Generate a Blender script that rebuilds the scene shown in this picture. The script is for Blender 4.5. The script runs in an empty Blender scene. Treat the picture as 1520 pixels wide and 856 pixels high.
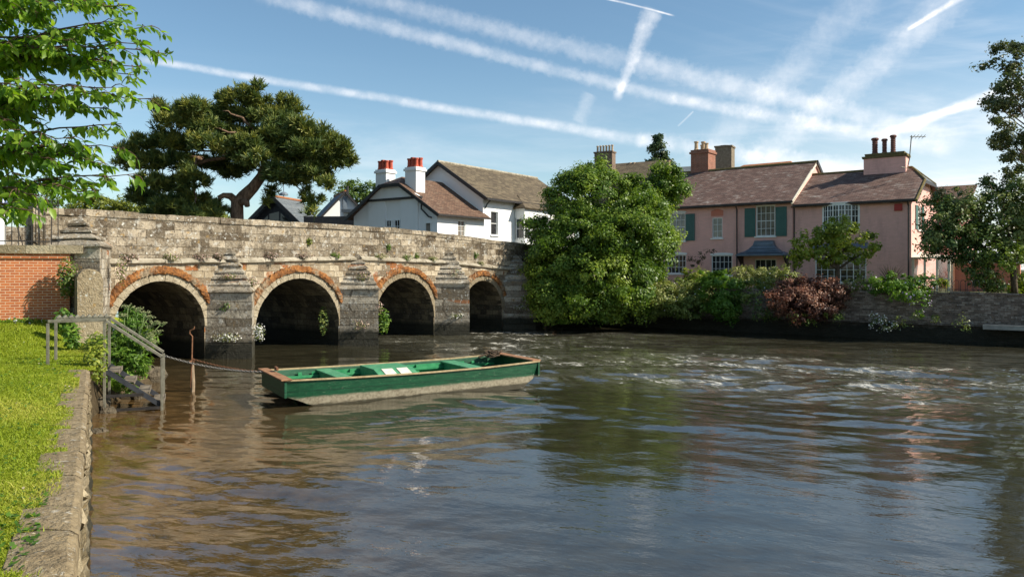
import bpy, math, random
import numpy as np
from mathutils import Vector, Matrix
R = math.radians
rng = np.random.default_rng(11)
random.seed(11)
SC = bpy.context.scene
COL = SC.collection
F, CX, HY, EYE = 1150.0, 760.0, 400.0, 3.0

# ------------------------------------------------------------------ camera
cam = bpy.data.cameras.new('camera')
cam_o = bpy.data.objects.new('camera', cam)
COL.objects.link(cam_o)
cam_o.location = (0, 0, EYE)
cam_o.rotation_euler = (R(90), 0, 0)
cam.sensor_width = 36
cam.lens = 36 * F / 1520
cam.shift_y = -28 / 1520
cam.clip_start = 0.1
cam.clip_end = 9000
SC.camera = cam_o

# ------------------------------------------------------------------ light
SUN_EL, SUN_X, SUN_Y = 38.0, 0.98, -0.2
sun_rot = math.atan2(SUN_X, SUN_Y)
sl = bpy.data.lights.new('sun', 'SUN')
sl.energy = 4.7
sl.angle = R(0.5)
sl.color = (1.0, 0.93, 0.80)
so = bpy.data.objects.new('sun', sl)
COL.objects.link(so)
_e = R(SUN_EL)
_h = Vector((SUN_X, SUN_Y, 0)).normalized() * math.cos(_e)
so.rotation_euler = Vector((_h.x, _h.y, math.sin(_e))).to_track_quat('Z', 'Y').to_euler()
so.location = (30, -10, 60)
SC.view_settings.view_transform = 'Standard'
SC.view_settings.look = 'None'
SC.view_settings.gamma = 1
SC.view_settings.exposure = 0.75
SC.view_settings.use_curve_mapping = False


class G:
    """tiny node-graph builder"""
    def __init__(s, nt):
        s.nt = nt
        nt.nodes.clear()

    def n(s, typ, props=None, **ins):
        nd = s.nt.nodes.new('ShaderNode' + typ)
        for k, v in (props or {}).items():
            setattr(nd, k, v)
        for k, v in ins.items():
            s.put(nd.inputs[k.replace('_', ' ')], v)
        return nd

    def put(s, sock, v):
        if isinstance(v, bpy.types.NodeSocket):
            s.nt.links.new(v, sock)
        elif isinstance(v, bpy.types.Node):
            s.nt.links.new(v.outputs[0], sock)
        else:
            if sock.type == 'RGBA' and len(v) == 3:
                v = (*v, 1)
            sock.default_value = v

    def m(s, op, a, b=0.0, c=None, clamp=False):
        nd = s.nt.nodes.new('ShaderNodeMath')
        nd.operation = op
        nd.use_clamp = clamp
        s.put(nd.inputs[0], a)
        s.put(nd.inputs[1], b)
        if c is not None:
            s.put(nd.inputs[2], c)
        return nd.outputs[0]

    def mix(s, f, a, b, mode='MIX'):
        nd = s.nt.nodes.new('ShaderNodeMix')
        nd.data_type = 'RGBA'
        nd.blend_type = mode
        s.put(nd.inputs[0], f)
        s.put(nd.inputs[6], a)
        s.put(nd.inputs[7], b)
        return nd.outputs[2]

    def ramp(s, f, stops):
        nd = s.nt.nodes.new('ShaderNodeValToRGB')
        s.put(nd.inputs[0], f)
        el = nd.color_ramp.elements
        while len(el) < len(stops):
            el.new(0.5)
        for e, (p, c) in zip(el, stops):
            e.position = p
            e.color = (c, c, c, 1) if isinstance(c, (int, float)) else (*c, 1)
        return nd.outputs[0]

    def noise(s, vec, scale, detail=4, rough=0.55, dist=0.0):
        nd = s.n('TexNoise', Scale=scale, Detail=detail, Roughness=rough, Distortion=dist)
        if vec is not None:
            s.put(nd.inputs['Vector'], vec)
        return nd.outputs[0]

    def sstep(s, v, a, b):
        nd = s.nt.nodes.new('ShaderNodeMapRange')
        nd.interpolation_type = 'SMOOTHSTEP'
        s.put(nd.inputs[0], v)
        nd.inputs[1].default_value = a
        nd.inputs[2].default_value = b
        return nd.outputs[0]

    def xyz(s, vec):
        nd = s.n('SeparateXYZ')
        s.put(nd.inputs[0], vec)
        return nd.outputs

    def comb(s, x, y, z=0.0):
        nd = s.n('CombineXYZ')
        s.put(nd.inputs[0], x); s.put(nd.inputs[1], y); s.put(nd.inputs[2], z)
        return nd.outputs[0]


# ------------------------------------------------------------------ sky with contrails (world)
world = bpy.data.worlds.new('World')
SC.world = world
world.use_nodes = True
g = G(world.node_tree)
sky = g.n('TexSky', dict(sky_type='NISHITA', sun_disc=False, sun_elevation=R(SUN_EL),
                         sun_rotation=sun_rot, altitude=0, air_density=1.0, dust_density=0.6, ozone_density=2.2))
gen = g.n('TexCoord').outputs['Generated']
nrm = g.n('VectorMath', dict(operation='NORMALIZE'))
g.put(nrm.inputs[0], gen)
D = nrm.outputs[0]


def ray(px, py):
    return Vector(((px - CX) / F, 1, (HY - py) / F)).normalized()


def dot(v):
    nd = g.n('VectorMath', dict(operation='DOT_PRODUCT'))
    g.put(nd.inputs[0], D)
    nd.inputs[1].default_value = v
    return nd.outputs['Value']


fine = g.noise(D, 38, 5, 0.65)
wob = g.m('MULTIPLY', g.m('SUBTRACT', g.noise(D, 7, 3), 0.5), 0.007)
fluff = g.noise(D, 120, 3, 0.6)


def trail(p0, p1, w0, w1, amp, soft=0.55, f0=0.06, f1=0.10, rip=0.5):
    a, b = ray(*p0), ray(*p1)
    nv = a.cross(b).normalized()
    e = (b - a)
    L = e.length
    e = e.normalized()
    off = g.m('ADD', dot(nv), wob)
    t = g.m('DIVIDE', g.m('SUBTRACT', dot(e), a.dot(e)), L)
    tc = g.m('MULTIPLY', t, 1.0, clamp=True)
    hw = g.m('ADD', g.m('MULTIPLY', tc, (w1 - w0) / F), w0 / F)
    rough = g.m('ADD', g.m('MULTIPLY', g.m('SUBTRACT', fluff, 0.5), rip), 1.0)
    q = g.m('DIVIDE', g.m('ABSOLUTE', off), g.m('MULTIPLY', hw, rough))
    prof = g.m('SUBTRACT', 1.0, g.sstep(q, soft * 0.2, 1.3))
    ends = g.m('MULTIPLY', g.sstep(t, 0.0, f0), g.m('SUBTRACT', 1.0, g.sstep(t, 1.0 - f1, 1.0)))
    tex = g.m('ADD', g.m('MULTIPLY', g.sstep(fine, .28, .75), 0.75), 0.42)
    r = g.m('MULTIPLY', g.m('MULTIPLY', prof, ends), g.m('MULTIPLY', tex, amp * .85))
    front = g.m('GREATER_THAN', dot(Vector((0, 1, 0))), 0.0)
    return g.m('MULTIPLY', r, front)


TR = [
    ((185, 84), (990, 214), 5, 9, .58), ((940, 206), (1330, 262), 11, 18, .55),
    ((370, -12), (1040, 158), 12, 9, .42), ((980, 142), (1430, 226), 9, 12, .6),
    ((505, -14), (960, 98), 12, 15, .34), ((930, 90), (1450, 212), 18, 12, .45),
    ((969, 10), (913, 152), 14, 6, .62), ((893, -3), (1003, 25), 1.6, 1.4, .75),
    ((1436, -10), (1344, 46), 5, 2.5, .85), ((1440, -20), (1090, 268), 20, 22, .38),
    ((1540, 112), (1300, 206), 6, 8, .8), ((1530, 138), (1340, 180), 6, 5, .65),
    ((1300, -20), (1040, 236), 26, 22, .26), ((877, 138), (858, 184), 10, 12, .28),
    ((1030, 165), (1005, 188), 1.5, 1.5, .3),
]
acc = None
for k, (p0, p1, w0, w1, amp) in enumerate(TR):
    v = trail(p0, p1, w0, w1, amp, rip=1.15 if w0 > 9 else 0.5, f0=.03 if k == 1 else .06)
    acc = v if acc is None else g.m('ADD', acc, v)
dx, dy, dz = g.xyz(D)
# cirrus veil: thicker low in the sky and towards the right
sv = g.n('VectorMath', dict(operation='MULTIPLY'))
g.put(sv.inputs[0], D)
sv.inputs[1].default_value = (2.2, 2.2, 13)
cir = g.sstep(g.noise(sv.outputs[0], 1.5, 6, 0.6, 0.4), 0.42, 0.78)
low = g.m('SUBTRACT', 1.0, g.sstep(dz, 0.04, 0.28))
rgt = g.sstep(dx, 0.05, 0.55)
veil = g.m('MULTIPLY', cir, g.m('ADD', g.m('MULTIPLY', low, 0.42), g.m('MULTIPLY', rgt, 0.30)))
veil2 = g.m('MULTIPLY', low, g.m('ADD', 0.10, g.m('MULTIPLY', rgt, 0.35)))
# fine rippled streaks across the upper right
sv2 = g.n('VectorMath', dict(operation='DOT_PRODUCT'))
g.put(sv2.inputs[0], D)
sv2.inputs[1].default_value = (90, 0, 260)
strk = g.m('MULTIPLY', g.m('MULTIPLY', g.sstep(g.noise(g.comb(sv2.outputs['Value'], g.m('MULTIPLY', dx, 6)), 0.25, 4), .45, .8), rgt), 0.10)
tot = g.m('ADD', g.m('ADD', acc, veil), g.m('ADD', veil2, strk))
tot = g.m('MINIMUM', tot, 1.15)
skycol = g.mix(1.0, sky.outputs[0], (0.76, 0.86, 0.83), 'MULTIPLY')
cl = g.mix(tot, skycol, (6.9, 6.9, 7.0))
bg = g.n('Background', Color=cl, Strength=0.104)
out = g.n('OutputWorld')
g.nt.links.new(bg.outputs[0], out.inputs[0])
world.cycles.sampling_method = 'MANUAL'
world.cycles.sample_map_resolution = 512


# ------------------------------------------------------------------ helpers
def at(px, py, d):
    return Vector(((px - CX) / F * d, d, EYE + (HY - py) / F * d))


def tag(o, label=None, cat=None, group=None, kind=None):
    if label: o['label'] = label
    if cat: o['category'] = cat
    if group: o['group'] = group
    if kind: o['kind'] = kind
    return o


def thing(name, label, cat, loc=(0, 0, 0), rz=0.0, group=None):
    o = bpy.data.objects.new(name, None)
    COL.objects.link(o)
    o.location = loc
    o.rotation_euler = (0, 0, rz)
    o.empty_display_size = 0.3
    tag(o, label, cat, group)
    return o


def world_mat(o):
    m = Matrix.Translation(o.location) @ o.rotation_euler.to_matrix().to_4x4()
    return world_mat(o.parent) @ m if o.parent else m


def link_mesh(name, me, mat, parent):
    o = bpy.data.objects.new(name, me)
    COL.objects.link(o)
    if mat: me.materials.append(mat)
    if parent is not None: o.parent = parent
    return o


class MB:
    def __init__(s):
        s.v, s.f = [], []

    def add(s, vs, fs):
        b = len(s.v)
        s.v += [tuple(v) for v in vs]
        s.f += [tuple(b + i for i in f) for f in fs]
        return s

    def box(s, x0, x1, y0, y1, z0, z1, M=None):
        vs = [Vector((x, y, z)) for z in (z0, z1) for y in (y0, y1) for x in (x0, x1)]
        if M is not None: vs = [M @ v for v in vs]
        return s.add(vs, [(0, 2, 3, 1), (4, 5, 7, 6), (0, 1, 5, 4), (2, 6, 7, 3), (0, 4, 6, 2), (1, 3, 7, 5)])

    def prism(s, poly, vec):
        n = len(poly)
        a = [Vector(p) for p in poly]
        vec = Vector(vec)
        nrm = Vector((0, 0, 0))
        for i in range(n):
            nrm += a[i].cross(a[(i + 1) % n])
        if nrm.dot(vec) > 0: a.reverse()
        b = [p + vec for p in a]
        return s.add(a + b, [tuple(range(n)), tuple(range(2 * n - 1, n - 1, -1))] +
                     [(i, i + n, (i + 1) % n + n, (i + 1) % n) for i in range(n)])

    def beam(s, p, q, w, h=None, up=(0, 0, 1)):
        p, q = Vector(p), Vector(q)
        h = w if h is None else h
        d = (q - p).normalized()
        sd = d.cross(Vector(up))
        if sd.length < 1e-3: sd = d.cross(Vector((0, 1, 0)))
        sd.normalize()
        u = sd.cross(d)
        c = [sd * (a * w / 2) + u * (b * h / 2) for a, b in ((-1, -1), (1, -1), (1, 1), (-1, 1))]
        return s.add([p + k for k in c] + [q + k for k in c],
                     [(3, 2, 1, 0), (4, 5, 6, 7)] + [(i, (i + 1) % 4, (i + 1) % 4 + 4, i + 4) for i in range(4)])

    def tube(s, pts, rad, n=7, cap=True):
        pts = [Vector(p) for p in pts]
        if not hasattr(rad, '__len__'): rad = [rad] * len(pts)
        vs, fs = [], []
        side = None
        for i, p in enumerate(pts):
            d = (pts[min(i + 1, len(pts) - 1)] - pts[max(i - 1, 0)]).normalized()
            if side is None:
                side = d.cross(Vector((0.3, 0.2, 1)))
                if side.length < 1e-3: side = d.cross(Vector((1, 0, 0)))
            side = (side - d * side.dot(d)).normalized()
            u = d.cross(side)
            for k in range(n):
                a = 2 * math.pi * k / n
                vs.append(p + (side * math.cos(a) + u * math.sin(a)) * rad[i])
        for i in range(len(pts) - 1):
            for k in range(n):
                a, b = i * n + k, i * n + (k + 1) % n
                fs.append((a, b, b + n, a + n))
        if cap:
            fs.append(tuple(range(n - 1, -1, -1)))
            fs.append(tuple(range((len(pts) - 1) * n, len(pts) * n)))
        return s.add(vs, fs)

    def lathe(s, c, prof, n=14):
        c = Vector(c)
        vs, fs = [], []
        for r, z in prof:
            for k in range(n):
                a = 2 * math.pi * k / n
                vs.append(c + Vector((r * math.cos(a), r * math.sin(a), z)))
        m = len(prof)
        for i in range(m - 1):
            for k in range(n):
                a, b = i * n + k, i * n + (k + 1) % n
                fs.append((a, b, b + n, a + n))
        fs.append(tuple(range(n - 1, -1, -1)))
        fs.append(tuple(range((m - 1) * n, m * n)))
        return s.add(vs, fs)

    def build(s, name, mat, parent=None, world=False, smooth=False, bevel=0.0, jit=0.0):
        vs = s.v
        if jit:
            key = {}
            nv = []
            for v in vs:
                k = (round(v[0], 3), round(v[1], 3), round(v[2], 3))
                if k not in key:
                    key[k] = (random.uniform(-jit, jit), random.uniform(-jit, jit), random.uniform(-jit, jit))
                nv.append((v[0] + key[k][0], v[1] + key[k][1], v[2] + key[k][2]))
            vs = nv
        if world and parent is not None:
            mi = world_mat(parent).inverted()
            vs = [tuple(mi @ Vector(v)) for v in vs]
        me = bpy.data.meshes.new(name)
        me.from_pydata([tuple(v) for v in vs], [], s.f)
        me.update()
        if smooth:
            me.polygons.foreach_set('use_smooth', [True] * len(me.polygons))
        o = link_mesh(name, me, mat, parent)
        if bevel:
            b = o.modifiers.new('edge', 'BEVEL')
            b.width = bevel
            b.segments = 2
            b.limit_method = 'ANGLE'
            b.angle_limit = R(40)
        return o


def np_mesh(name, V, Fq, mat, parent=None, var=None, smooth=False, world=True, extra=None):
    """V (n,3), Fq (m,k) -> mesh object with a per-face attribute 'var'"""
    V = np.asarray(V, np.float64)
    n0 = len(Fq)
    if extra:                       # flowers sit in the same mesh under a second material
        Fq = np.concatenate([Fq, extra[1] + len(V)]); V = np.concatenate([V, extra[0]]); var = np.concatenate([var, extra[2]])
    if parent is not None and world:
        mi = np.array(world_mat(parent).inverted())
        V = V @ mi[:3, :3].T + mi[:3, 3]
    me = bpy.data.meshes.new(name)
    m, k = Fq.shape
    me.vertices.add(len(V))
    me.vertices.foreach_set('co', V.astype(np.float32).ravel())
    me.loops.add(m * k)
    me.loops.foreach_set('vertex_index', Fq.astype(np.int32).ravel())
    me.polygons.add(m)
    me.polygons.foreach_set('loop_start', (np.arange(m) * k).astype(np.int32))
    me.polygons.foreach_set('loop_total', np.full(m, k, np.int32))
    if smooth:
        me.polygons.foreach_set('use_smooth', np.ones(m, bool))
    me.update(calc_edges=True)
    if var is not None:
        at_ = me.attributes.new('var', 'FLOAT', 'FACE')
        at_.data.foreach_set('value', np.asarray(var, np.float32))
    o = link_mesh(name, me, mat, parent)
    if extra:
        me.materials.append(extra[3])
        me.polygons.foreach_set('material_index', (np.arange(m) >= n0).astype(np.int32))
    return o


def unit(a):
    return a / np.maximum(np.linalg.norm(a, axis=-1, keepdims=True), 1e-9)


def leaf_quads(P, N, L, W, fold=0.0):
    """diamond leaves at P with normals N"""
    n = len(P)
    a = unit(np.cross(N, unit(rng.normal(size=(n, 3)))))
    b = np.cross(N, a)
    L = np.broadcast_to(L, (n,))[:, None]
    W = np.broadcast_to(W, (n,))[:, None]
    V = np.stack([P - a * L * .5, P + b * W * .5 + N * fold * W, P + a * L * .5, P - b * W * .5 + N * fold * W], 1).reshape(-1, 3)
    return V, np.arange(4 * n).reshape(n, 4)


def crown_points(lobes, sub_r, dens, per, up=0.45, shell=0.55, jitter=0.8):
    """lobes: (centre, (rx,ry,rz)).  Leaves gather in sub-clumps near the lobe surfaces."""
    P, N, Vv = [], [], []
    for c, r in lobes:
        c = np.array(c); r = np.array(r, float)
        ns = max(4, int(dens * (r[0] * r[2] + r[0] * r[1] + r[1] * r[2]) / (3 * sub_r ** 2)))
        d = unit(rng.normal(size=(ns, 3)))
        rad = shell + (1 - shell) * rng.random((ns, 1)) ** 0.6
        sc = c + d * r * rad * (1 + rng.normal(size=(ns, 1)) * .09)
        sv = np.clip(rng.random(ns) * .75 + rng.normal() * .16 + .12, 0, 1)
        od = unit(d / r)
        k = rng.integers(int(per * .6), int(per * 1.4) + 1, ns)
        idx = np.repeat(np.arange(ns), k)
        q = rng.normal(size=(len(idx), 3))
        ssz = (0.55 + 1.0 * rng.random((ns, 1)) ** 1.5)[idx]
        q = unit(q) * rng.random((len(idx), 1)) ** (1 / 2.2) * sub_r * ssz * (0.7 + 0.6 * rng.random((len(idx), 1)))
        q[:, 2] *= 0.75
        P.append(sc[idx] + q)
        nn = od[idx] * .7 + unit(q) * .6 + np.array([0, 0, up]) + rng.normal(size=(len(idx), 3)) * jitter * .6
        N.append(unit(nn))
        Vv.append(np.clip(sv[idx] * .6 + rng.random(len(idx)) * .4, 0, 1))
    return np.concatenate(P), np.concatenate(N), np.concatenate(Vv)


# ------------------------------------------------------------------ materials
def new_mat(name):
    m = bpy.data.materials.new(name)
    m.use_nodes = True
    gg = G(m.node_tree)
    return m, gg


def finish(gg, shader, disp=None):
    o = gg.n('OutputMaterial')
    gg.nt.links.new(shader.outputs[0] if isinstance(shader, bpy.types.Node) else shader, o.inputs[0])


def pbsdf(gg, col, rough=0.8, bump=None, strength=0.4, dist=0.02, spec=0.3, metal=0.0):
    p = gg.n('BsdfPrincipled')
    gg.put(p.inputs['Base Color'], col)
    gg.put(p.inputs['Roughness'], rough)
    p.inputs['Specular IOR Level'].default_value = spec
    p.inputs['Metallic'].default_value = metal
    if bump is not None:
        b = gg.n('Bump')
        b.inputs['Strength'].default_value = strength
        b.inputs['Distance'].default_value = dist
        gg.put(b.inputs['Height'], bump)
        gg.nt.links.new(b.outputs[0], p.inputs['Normal'])
    return p


def simple(name, c1, c2=None, rough=0.6, scale=6.0, bump=0.2, spec=0.3, metal=0.0, dist=0.01):
    m, gg = new_mat(name)
    oc = gg.n('TexCoord').outputs['Object']
    nz = gg.noise(oc, scale, 5, 0.6)
    col = gg.ramp(nz, [(0.3, c1), (0.72, c2 or tuple(min(1, x * 1.25) for x in c1))])
    finish(gg, pbsdf(gg, col, rough, gg.noise(oc, scale * 6, 4), bump, dist, spec, metal))
    return m


def uv_wall(gg):
    oc = gg.n('TexCoord').outputs['Object']
    x, y, z = gg.xyz(oc)
    return oc, gg.comb(gg.m('ADD', x, y), z), z


def stone_mat(name, base, alt, dark, rust=0.0, bw=0.42, rh=0.24, lichen=0.5, wet=(.45, .75), mortar=0.5, grime=0.5, speck=0.3, white=0.0):
    m, gg = new_mat(name)
    oc, uv, z = uv_wall(gg)
    warp = gg.n('VectorMath', dict(operation='ADD'))
    wn = gg.n('TexNoise', Scale=1.7, Detail=3.0)
    gg.put(wn.inputs['Vector'], uv)
    ws = gg.n('VectorMath', dict(operation='SCALE'))
    gg.put(ws.inputs[0], wn.outputs[1]); ws.inputs['Scale'].default_value = 0.09
    gg.put(warp.inputs[0], uv); gg.put(warp.inputs[1], ws.outputs[0])
    br = gg.n('TexBrick', dict(offset=0.5), Scale=1.0, Mortar_Size=0.010, Mortar_Smooth=0.4, Bias=0.0, Brick_Width=bw, Row_Height=rh)
    gg.put(br.inputs['Vector'], warp.outputs[0])
    br.inputs['Color1'].default_value = (0, 0, 0, 1)
    br.inputs['Color2'].default_value = (1, 1, 1, 1)
    br.inputs['Mortar'].default_value = (.35, .35, .35, 1)
    # per block tone
    tone = gg.ramp(br.outputs[0], [(0.0, dark), (0.35, base), (0.7, alt), (1.0, tuple(min(1, c * 1.25) for c in alt))])
    if rust > 0:
        rn = gg.sstep(gg.noise(uv, 0.9, 3), 0.62 - rust * .1, 0.66 - rust * .1)
        rb = gg.sstep(br.outputs[0], 0.45, 0.5)
        tone = gg.mix(gg.m('MULTIPLY', rn, rb), tone, (0.30, 0.105, 0.03))
    n1 = gg.noise(oc, 2.3, 6, 0.65)
    n2 = gg.noise(oc, 9.0, 5, 0.65)
    n3 = gg.noise(oc, 26.0, 4, 0.6)
    c = gg.mix(gg.sstep(n1, 0.42, 0.68), tone, dark, 'MIX')
    c = gg.mix(grime * 0.9, tone, c)
    c = gg.mix(gg.m('MULTIPLY', gg.sstep(n2, 0.52, 0.66), 0.55 * grime + .2), c, tuple(x * .55 for x in dark))
    # lichen: white rosettes and ochre crust
    v1 = gg.n('TexVoronoi', Scale=7.0, Randomness=1.0)
    gg.put(v1.inputs['Vector'], oc)
    spot = gg.m('MULTIPLY', gg.m('SUBTRACT', 1.0, gg.sstep(v1.outputs['Distance'], 0.14, 0.30)), gg.sstep(gg.noise(oc, 3.1, 3), .52, .6))
    c = gg.mix(gg.m('MULTIPLY', spot, lichen), c, (0.50, 0.49, 0.44))
    fl = gg.sstep(n3, 0.60, 0.70)
    c = gg.mix(gg.m('MULTIPLY', fl, lichen * .8), c, (0.46, 0.44, 0.38))
    och = gg.m('MULTIPLY', gg.sstep(gg.noise(oc, 4.2, 5, .7), 0.60, 0.68), lichen * .7)
    c = gg.mix(och, c, (0.33, 0.20, 0.06))
    n4 = gg.noise(oc, 17.0, 5, .75)
    c = gg.mix(gg.m('MULTIPLY', gg.sstep(n4, .55, .63), speck * .75), c, tuple(x * .38 for x in dark))
    n6 = gg.noise(oc, 3.4, 6, .72)
    c = gg.mix(gg.m('MULTIPLY', gg.sstep(n6, .56, .63), white), c, (.52, .50, .44))
    n5 = gg.noise(oc, 12.0, 4, .8)
    c = gg.mix(gg.m('MULTIPLY', gg.sstep(n5, .60, .66), speck * .7), c, (.50, .48, .42))
    c = gg.mix(gg.m('MULTIPLY', br.outputs[1], mortar), c, tuple(x * .8 for x in dark))
    if wet:
        # algae and tide-line staining just above the river
        zz = gg.m('ADD', z, gg.m('MULTIPLY', gg.m('SUBTRACT', n1, .5), 0.5))
        c = gg.mix(gg.m('MULTIPLY', gg.m('SUBTRACT', 1.0, gg.sstep(zz, wet[0], wet[1])), .93), c, (0.026, 0.026, 0.018))
    hb = gg.m('ADD', gg.m('MULTIPLY', br.outputs[1], -0.6), gg.m('ADD', gg.m('MULTIPLY', n2, .7), gg.m('MULTIPLY', n3, .45)))
    finish(gg, pbsdf(gg, c, 0.9, hb, 1.0, 0.06, 0.15))
    return m


def brick_mat(name, c1, c2, mort, bw=0.225, rh=0.075, dirty=0.4, bump=0.5, fade=None):
    m, gg = new_mat(name)
    oc, uv, z = uv_wall(gg)
    br = gg.n('TexBrick', dict(offset=0.5), Scale=1.0, Mortar_Size=0.0085, Mortar_Smooth=0.2, Bias=-0.1, Brick_Width=bw, Row_Height=rh)
    gg.put(br.inputs['Vector'], uv)
    br.inputs['Color1'].default_value = (*c1, 1)
    br.inputs['Color2'].default_value = (*c2, 1)
    br.inputs['Mortar'].default_value = (*mort, 1)
    n1 = gg.noise(oc, 1.8, 5, .65)
    n2 = gg.noise(oc, 14, 5, .6)
    c = gg.mix(gg.m('MULTIPLY', gg.sstep(n1, .48, .70), dirty), br.outputs[0], tuple(x * .45 for x in c1))
    c = gg.mix(gg.m('MULTIPLY', gg.sstep(n2, .55, .7), dirty * .6), c, fade or tuple(min(1, x * 1.3) for x in mort))
    hb = gg.m('ADD', gg.m('MULTIPLY', br.outputs[1], -.7), gg.m('MULTIPLY', n2, .35))
    finish(gg, pbsdf(gg, c, 0.88, hb, bump, 0.012, 0.2))
    return m


def paint_wall(name, col, brick=True, stain=0.25, rough=0.75):
    m, gg = new_mat(name)
    oc, uv, z = uv_wall(gg)
    br = gg.n('TexBrick', dict(offset=0.5), Scale=1.0, Mortar_Size=0.006, Mortar_Smooth=0.5, Bias=0.0, Brick_Width=0.225, Row_Height=0.075)
    gg.put(br.inputs['Vector'], uv)
    br.inputs['Color1'].default_value = (*[x * .95 for x in col], 1)
    br.inputs['Color2'].default_value = (*[min(1, x * 1.05) for x in col], 1)
    br.inputs['Mortar'].default_value = (*[x * .88 for x in col], 1)
    sc = gg.n('VectorMath', dict(operation='MULTIPLY'))
    gg.put(sc.inputs[0], oc); sc.inputs[1].default_value = (1.6, 1.6, .5)
    n1 = gg.noise(sc.outputs[0], 1.1, 6, .65)
    base = br.outputs[0] if brick else col
    c = gg.mix(gg.m('MULTIPLY', gg.sstep(n1, .45, .75), stain), base, tuple(x * .62 for x in col))
    n2 = gg.noise(oc, 22, 4)
    hb = gg.m('ADD', gg.m('MULTIPLY', br.outputs[1], -.6 if brick else 0.0), gg.m('MULTIPLY', n2, .3))
    finish(gg, pbsdf(gg, c, rough, hb, .35, .01, .25))
    return m


def tile_mat(name, c1, c2, lich, amount, bw=0.17, rh=0.075, vz=1.0):
    """roof tiles in courses; lichen in streaks"""
    m, gg = new_mat(name)
    oc = gg.n('TexCoord').outputs['Object']
    x, y, z = gg.xyz(oc)
    uv = gg.comb(x, gg.m('MULTIPLY', z, vz))
    br = gg.n('TexBrick', dict(offset=0.5), Scale=1.0, Mortar_Size=0.010, Mortar_Smooth=0.3, Bias=0.0, Brick_Width=bw, Row_Height=rh)
    gg.put(br.inputs['Vector'], uv)
    br.inputs['Color1'].default_value = (*c1, 1)
    br.inputs['Color2'].default_value = (*c2, 1)
    br.inputs['Mortar'].default_value = (*[v * .35 for v in c1], 1)
    n1 = gg.noise(oc, 0.9, 5, .65)
    st = gg.comb(gg.m('MULTIPLY', x, 1.2), gg.m('MULTIPLY', z, 9.0), gg.m('MULTIPLY', y, 1.2))
    n2 = gg.noise(st, 1.8, 5, .65)
    k = gg.m('MULTIPLY', gg.sstep(n2, .52, .68), gg.sstep(n1, .36, .6))
    c = gg.mix(gg.m('MULTIPLY', k, amount), br.outputs[0], lich)
    n3 = gg.noise(oc, 3.5, 4)
    c = gg.mix(gg.m('MULTIPLY', gg.sstep(n3, .5, .75), .5), c, tuple(v * .45 for v in c1))
    saw = gg.m('FRACT', gg.m('DIVIDE', gg.m('MULTIPLY', z, vz), rh))
    hb = gg.m('ADD', gg.m('MULTIPLY', saw, -.8), gg.m('MULTIPLY', br.outputs[1], -.4))
    finish(gg, pbsdf(gg, c, .8, hb, .6, .03, .25))
    return m


def leaf_mat(name, dark, mid, light, trans=0.35, rough=0.45, tint=(1.25, 1.3, 0.55), spec=0.3):
    m, gg = new_mat(name)
    a = gg.n('Attribute', dict(attribute_name='var')).outputs['Fac']
    col = gg.ramp(a, [(0.05, dark), (0.5, mid), (0.95, light)])
    p = pbsdf(gg, col, rough, spec=spec)
    t = gg.n('BsdfTranslucent')
    gg.put(t.inputs[0], gg.mix(1.0, col, tint, 'MULTIPLY'))
    ms = gg.n('MixShader')
    ms.inputs[0].default_value = trans
    gg.nt.links.new(p.outputs[0], ms.inputs[1])
    gg.nt.links.new(t.outputs[0], ms.inputs[2])
    finish(gg, ms)
    return m


def bark_mat(name, c1, c2, scale=8):
    m, gg = new_mat(name)
    oc = gg.n('TexCoord').outputs['Object']
    s = gg.n('VectorMath', dict(operation='MULTIPLY'))
    gg.put(s.inputs[0], oc); s.inputs[1].default_value = (1, 1, .35)
    nz = gg.noise(s.outputs[0], scale, 6, .7)
    finish(gg, pbsdf(gg, gg.ramp(nz, [(.35, c1), (.65, c2)]), .9, nz, .9, .05, .1))
    return m


def glass_mat(name, c, rough=0.04):
    m, gg = new_mat(name)
    oc = gg.n('TexCoord').outputs['Object']
    nz = gg.noise(oc, 2.2, 3)
    col = gg.ramp(nz, [(.4, tuple(x * .6 for x in c)), (.62, c)])
    finish(gg, pbsdf(gg, col, rough, gg.noise(oc, 1.3, 2), .06, .02, 0.6))
    return m


M = {}
M['stone'] = stone_mat('weathered_bridge_stone', (.355, .285, .19), (.47, .39, .275), (.15, .108, .068), rust=0.85, bw=.46, rh=.23, lichen=.9, grime=.55, speck=.9, white=.35)
M['parapet'] = stone_mat('lichened_parapet_stone', (.245, .20, .14), (.345, .285, .205), (.08, .058, .036), rust=0.0, bw=.62, rh=.27, lichen=1.0, wet=None, grime=.85, mortar=.3, speck=1.0, white=.5)
M['cutwater'] = stone_mat('grey_cutwater_stone', (.28, .24, .18), (.40, .35, .27), (.14, .11, .075), rust=0.1, bw=.5, rh=.28, lichen=1.0, grime=.65, speck=1.0, white=.7)
M['coping'] = stone_mat('worn_coping_stone', (.36, .30, .20), (.44, .375, .26), (.22, .175, .11), bw=.75, rh=5.0, lichen=.45, wet=None, mortar=.7, grime=.4)
M['quaycop'] = stone_mat('worn_quay_coping', (.27, .21, .125), (.34, .27, .165), (.17, .125, .07), bw=40, rh=40.0, lichen=.35, wet=None, mortar=0, grime=.8, speck=.8)
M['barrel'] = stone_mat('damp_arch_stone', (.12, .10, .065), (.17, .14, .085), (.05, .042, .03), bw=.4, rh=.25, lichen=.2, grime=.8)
M['ring'] = stone_mat('pale_arch_stone', (.40, .34, .24), (.48, .41, .30), (.20, .155, .095), bw=9, rh=9, lichen=.6, wet=None, mortar=0, grime=.7, speck=.5)
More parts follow.
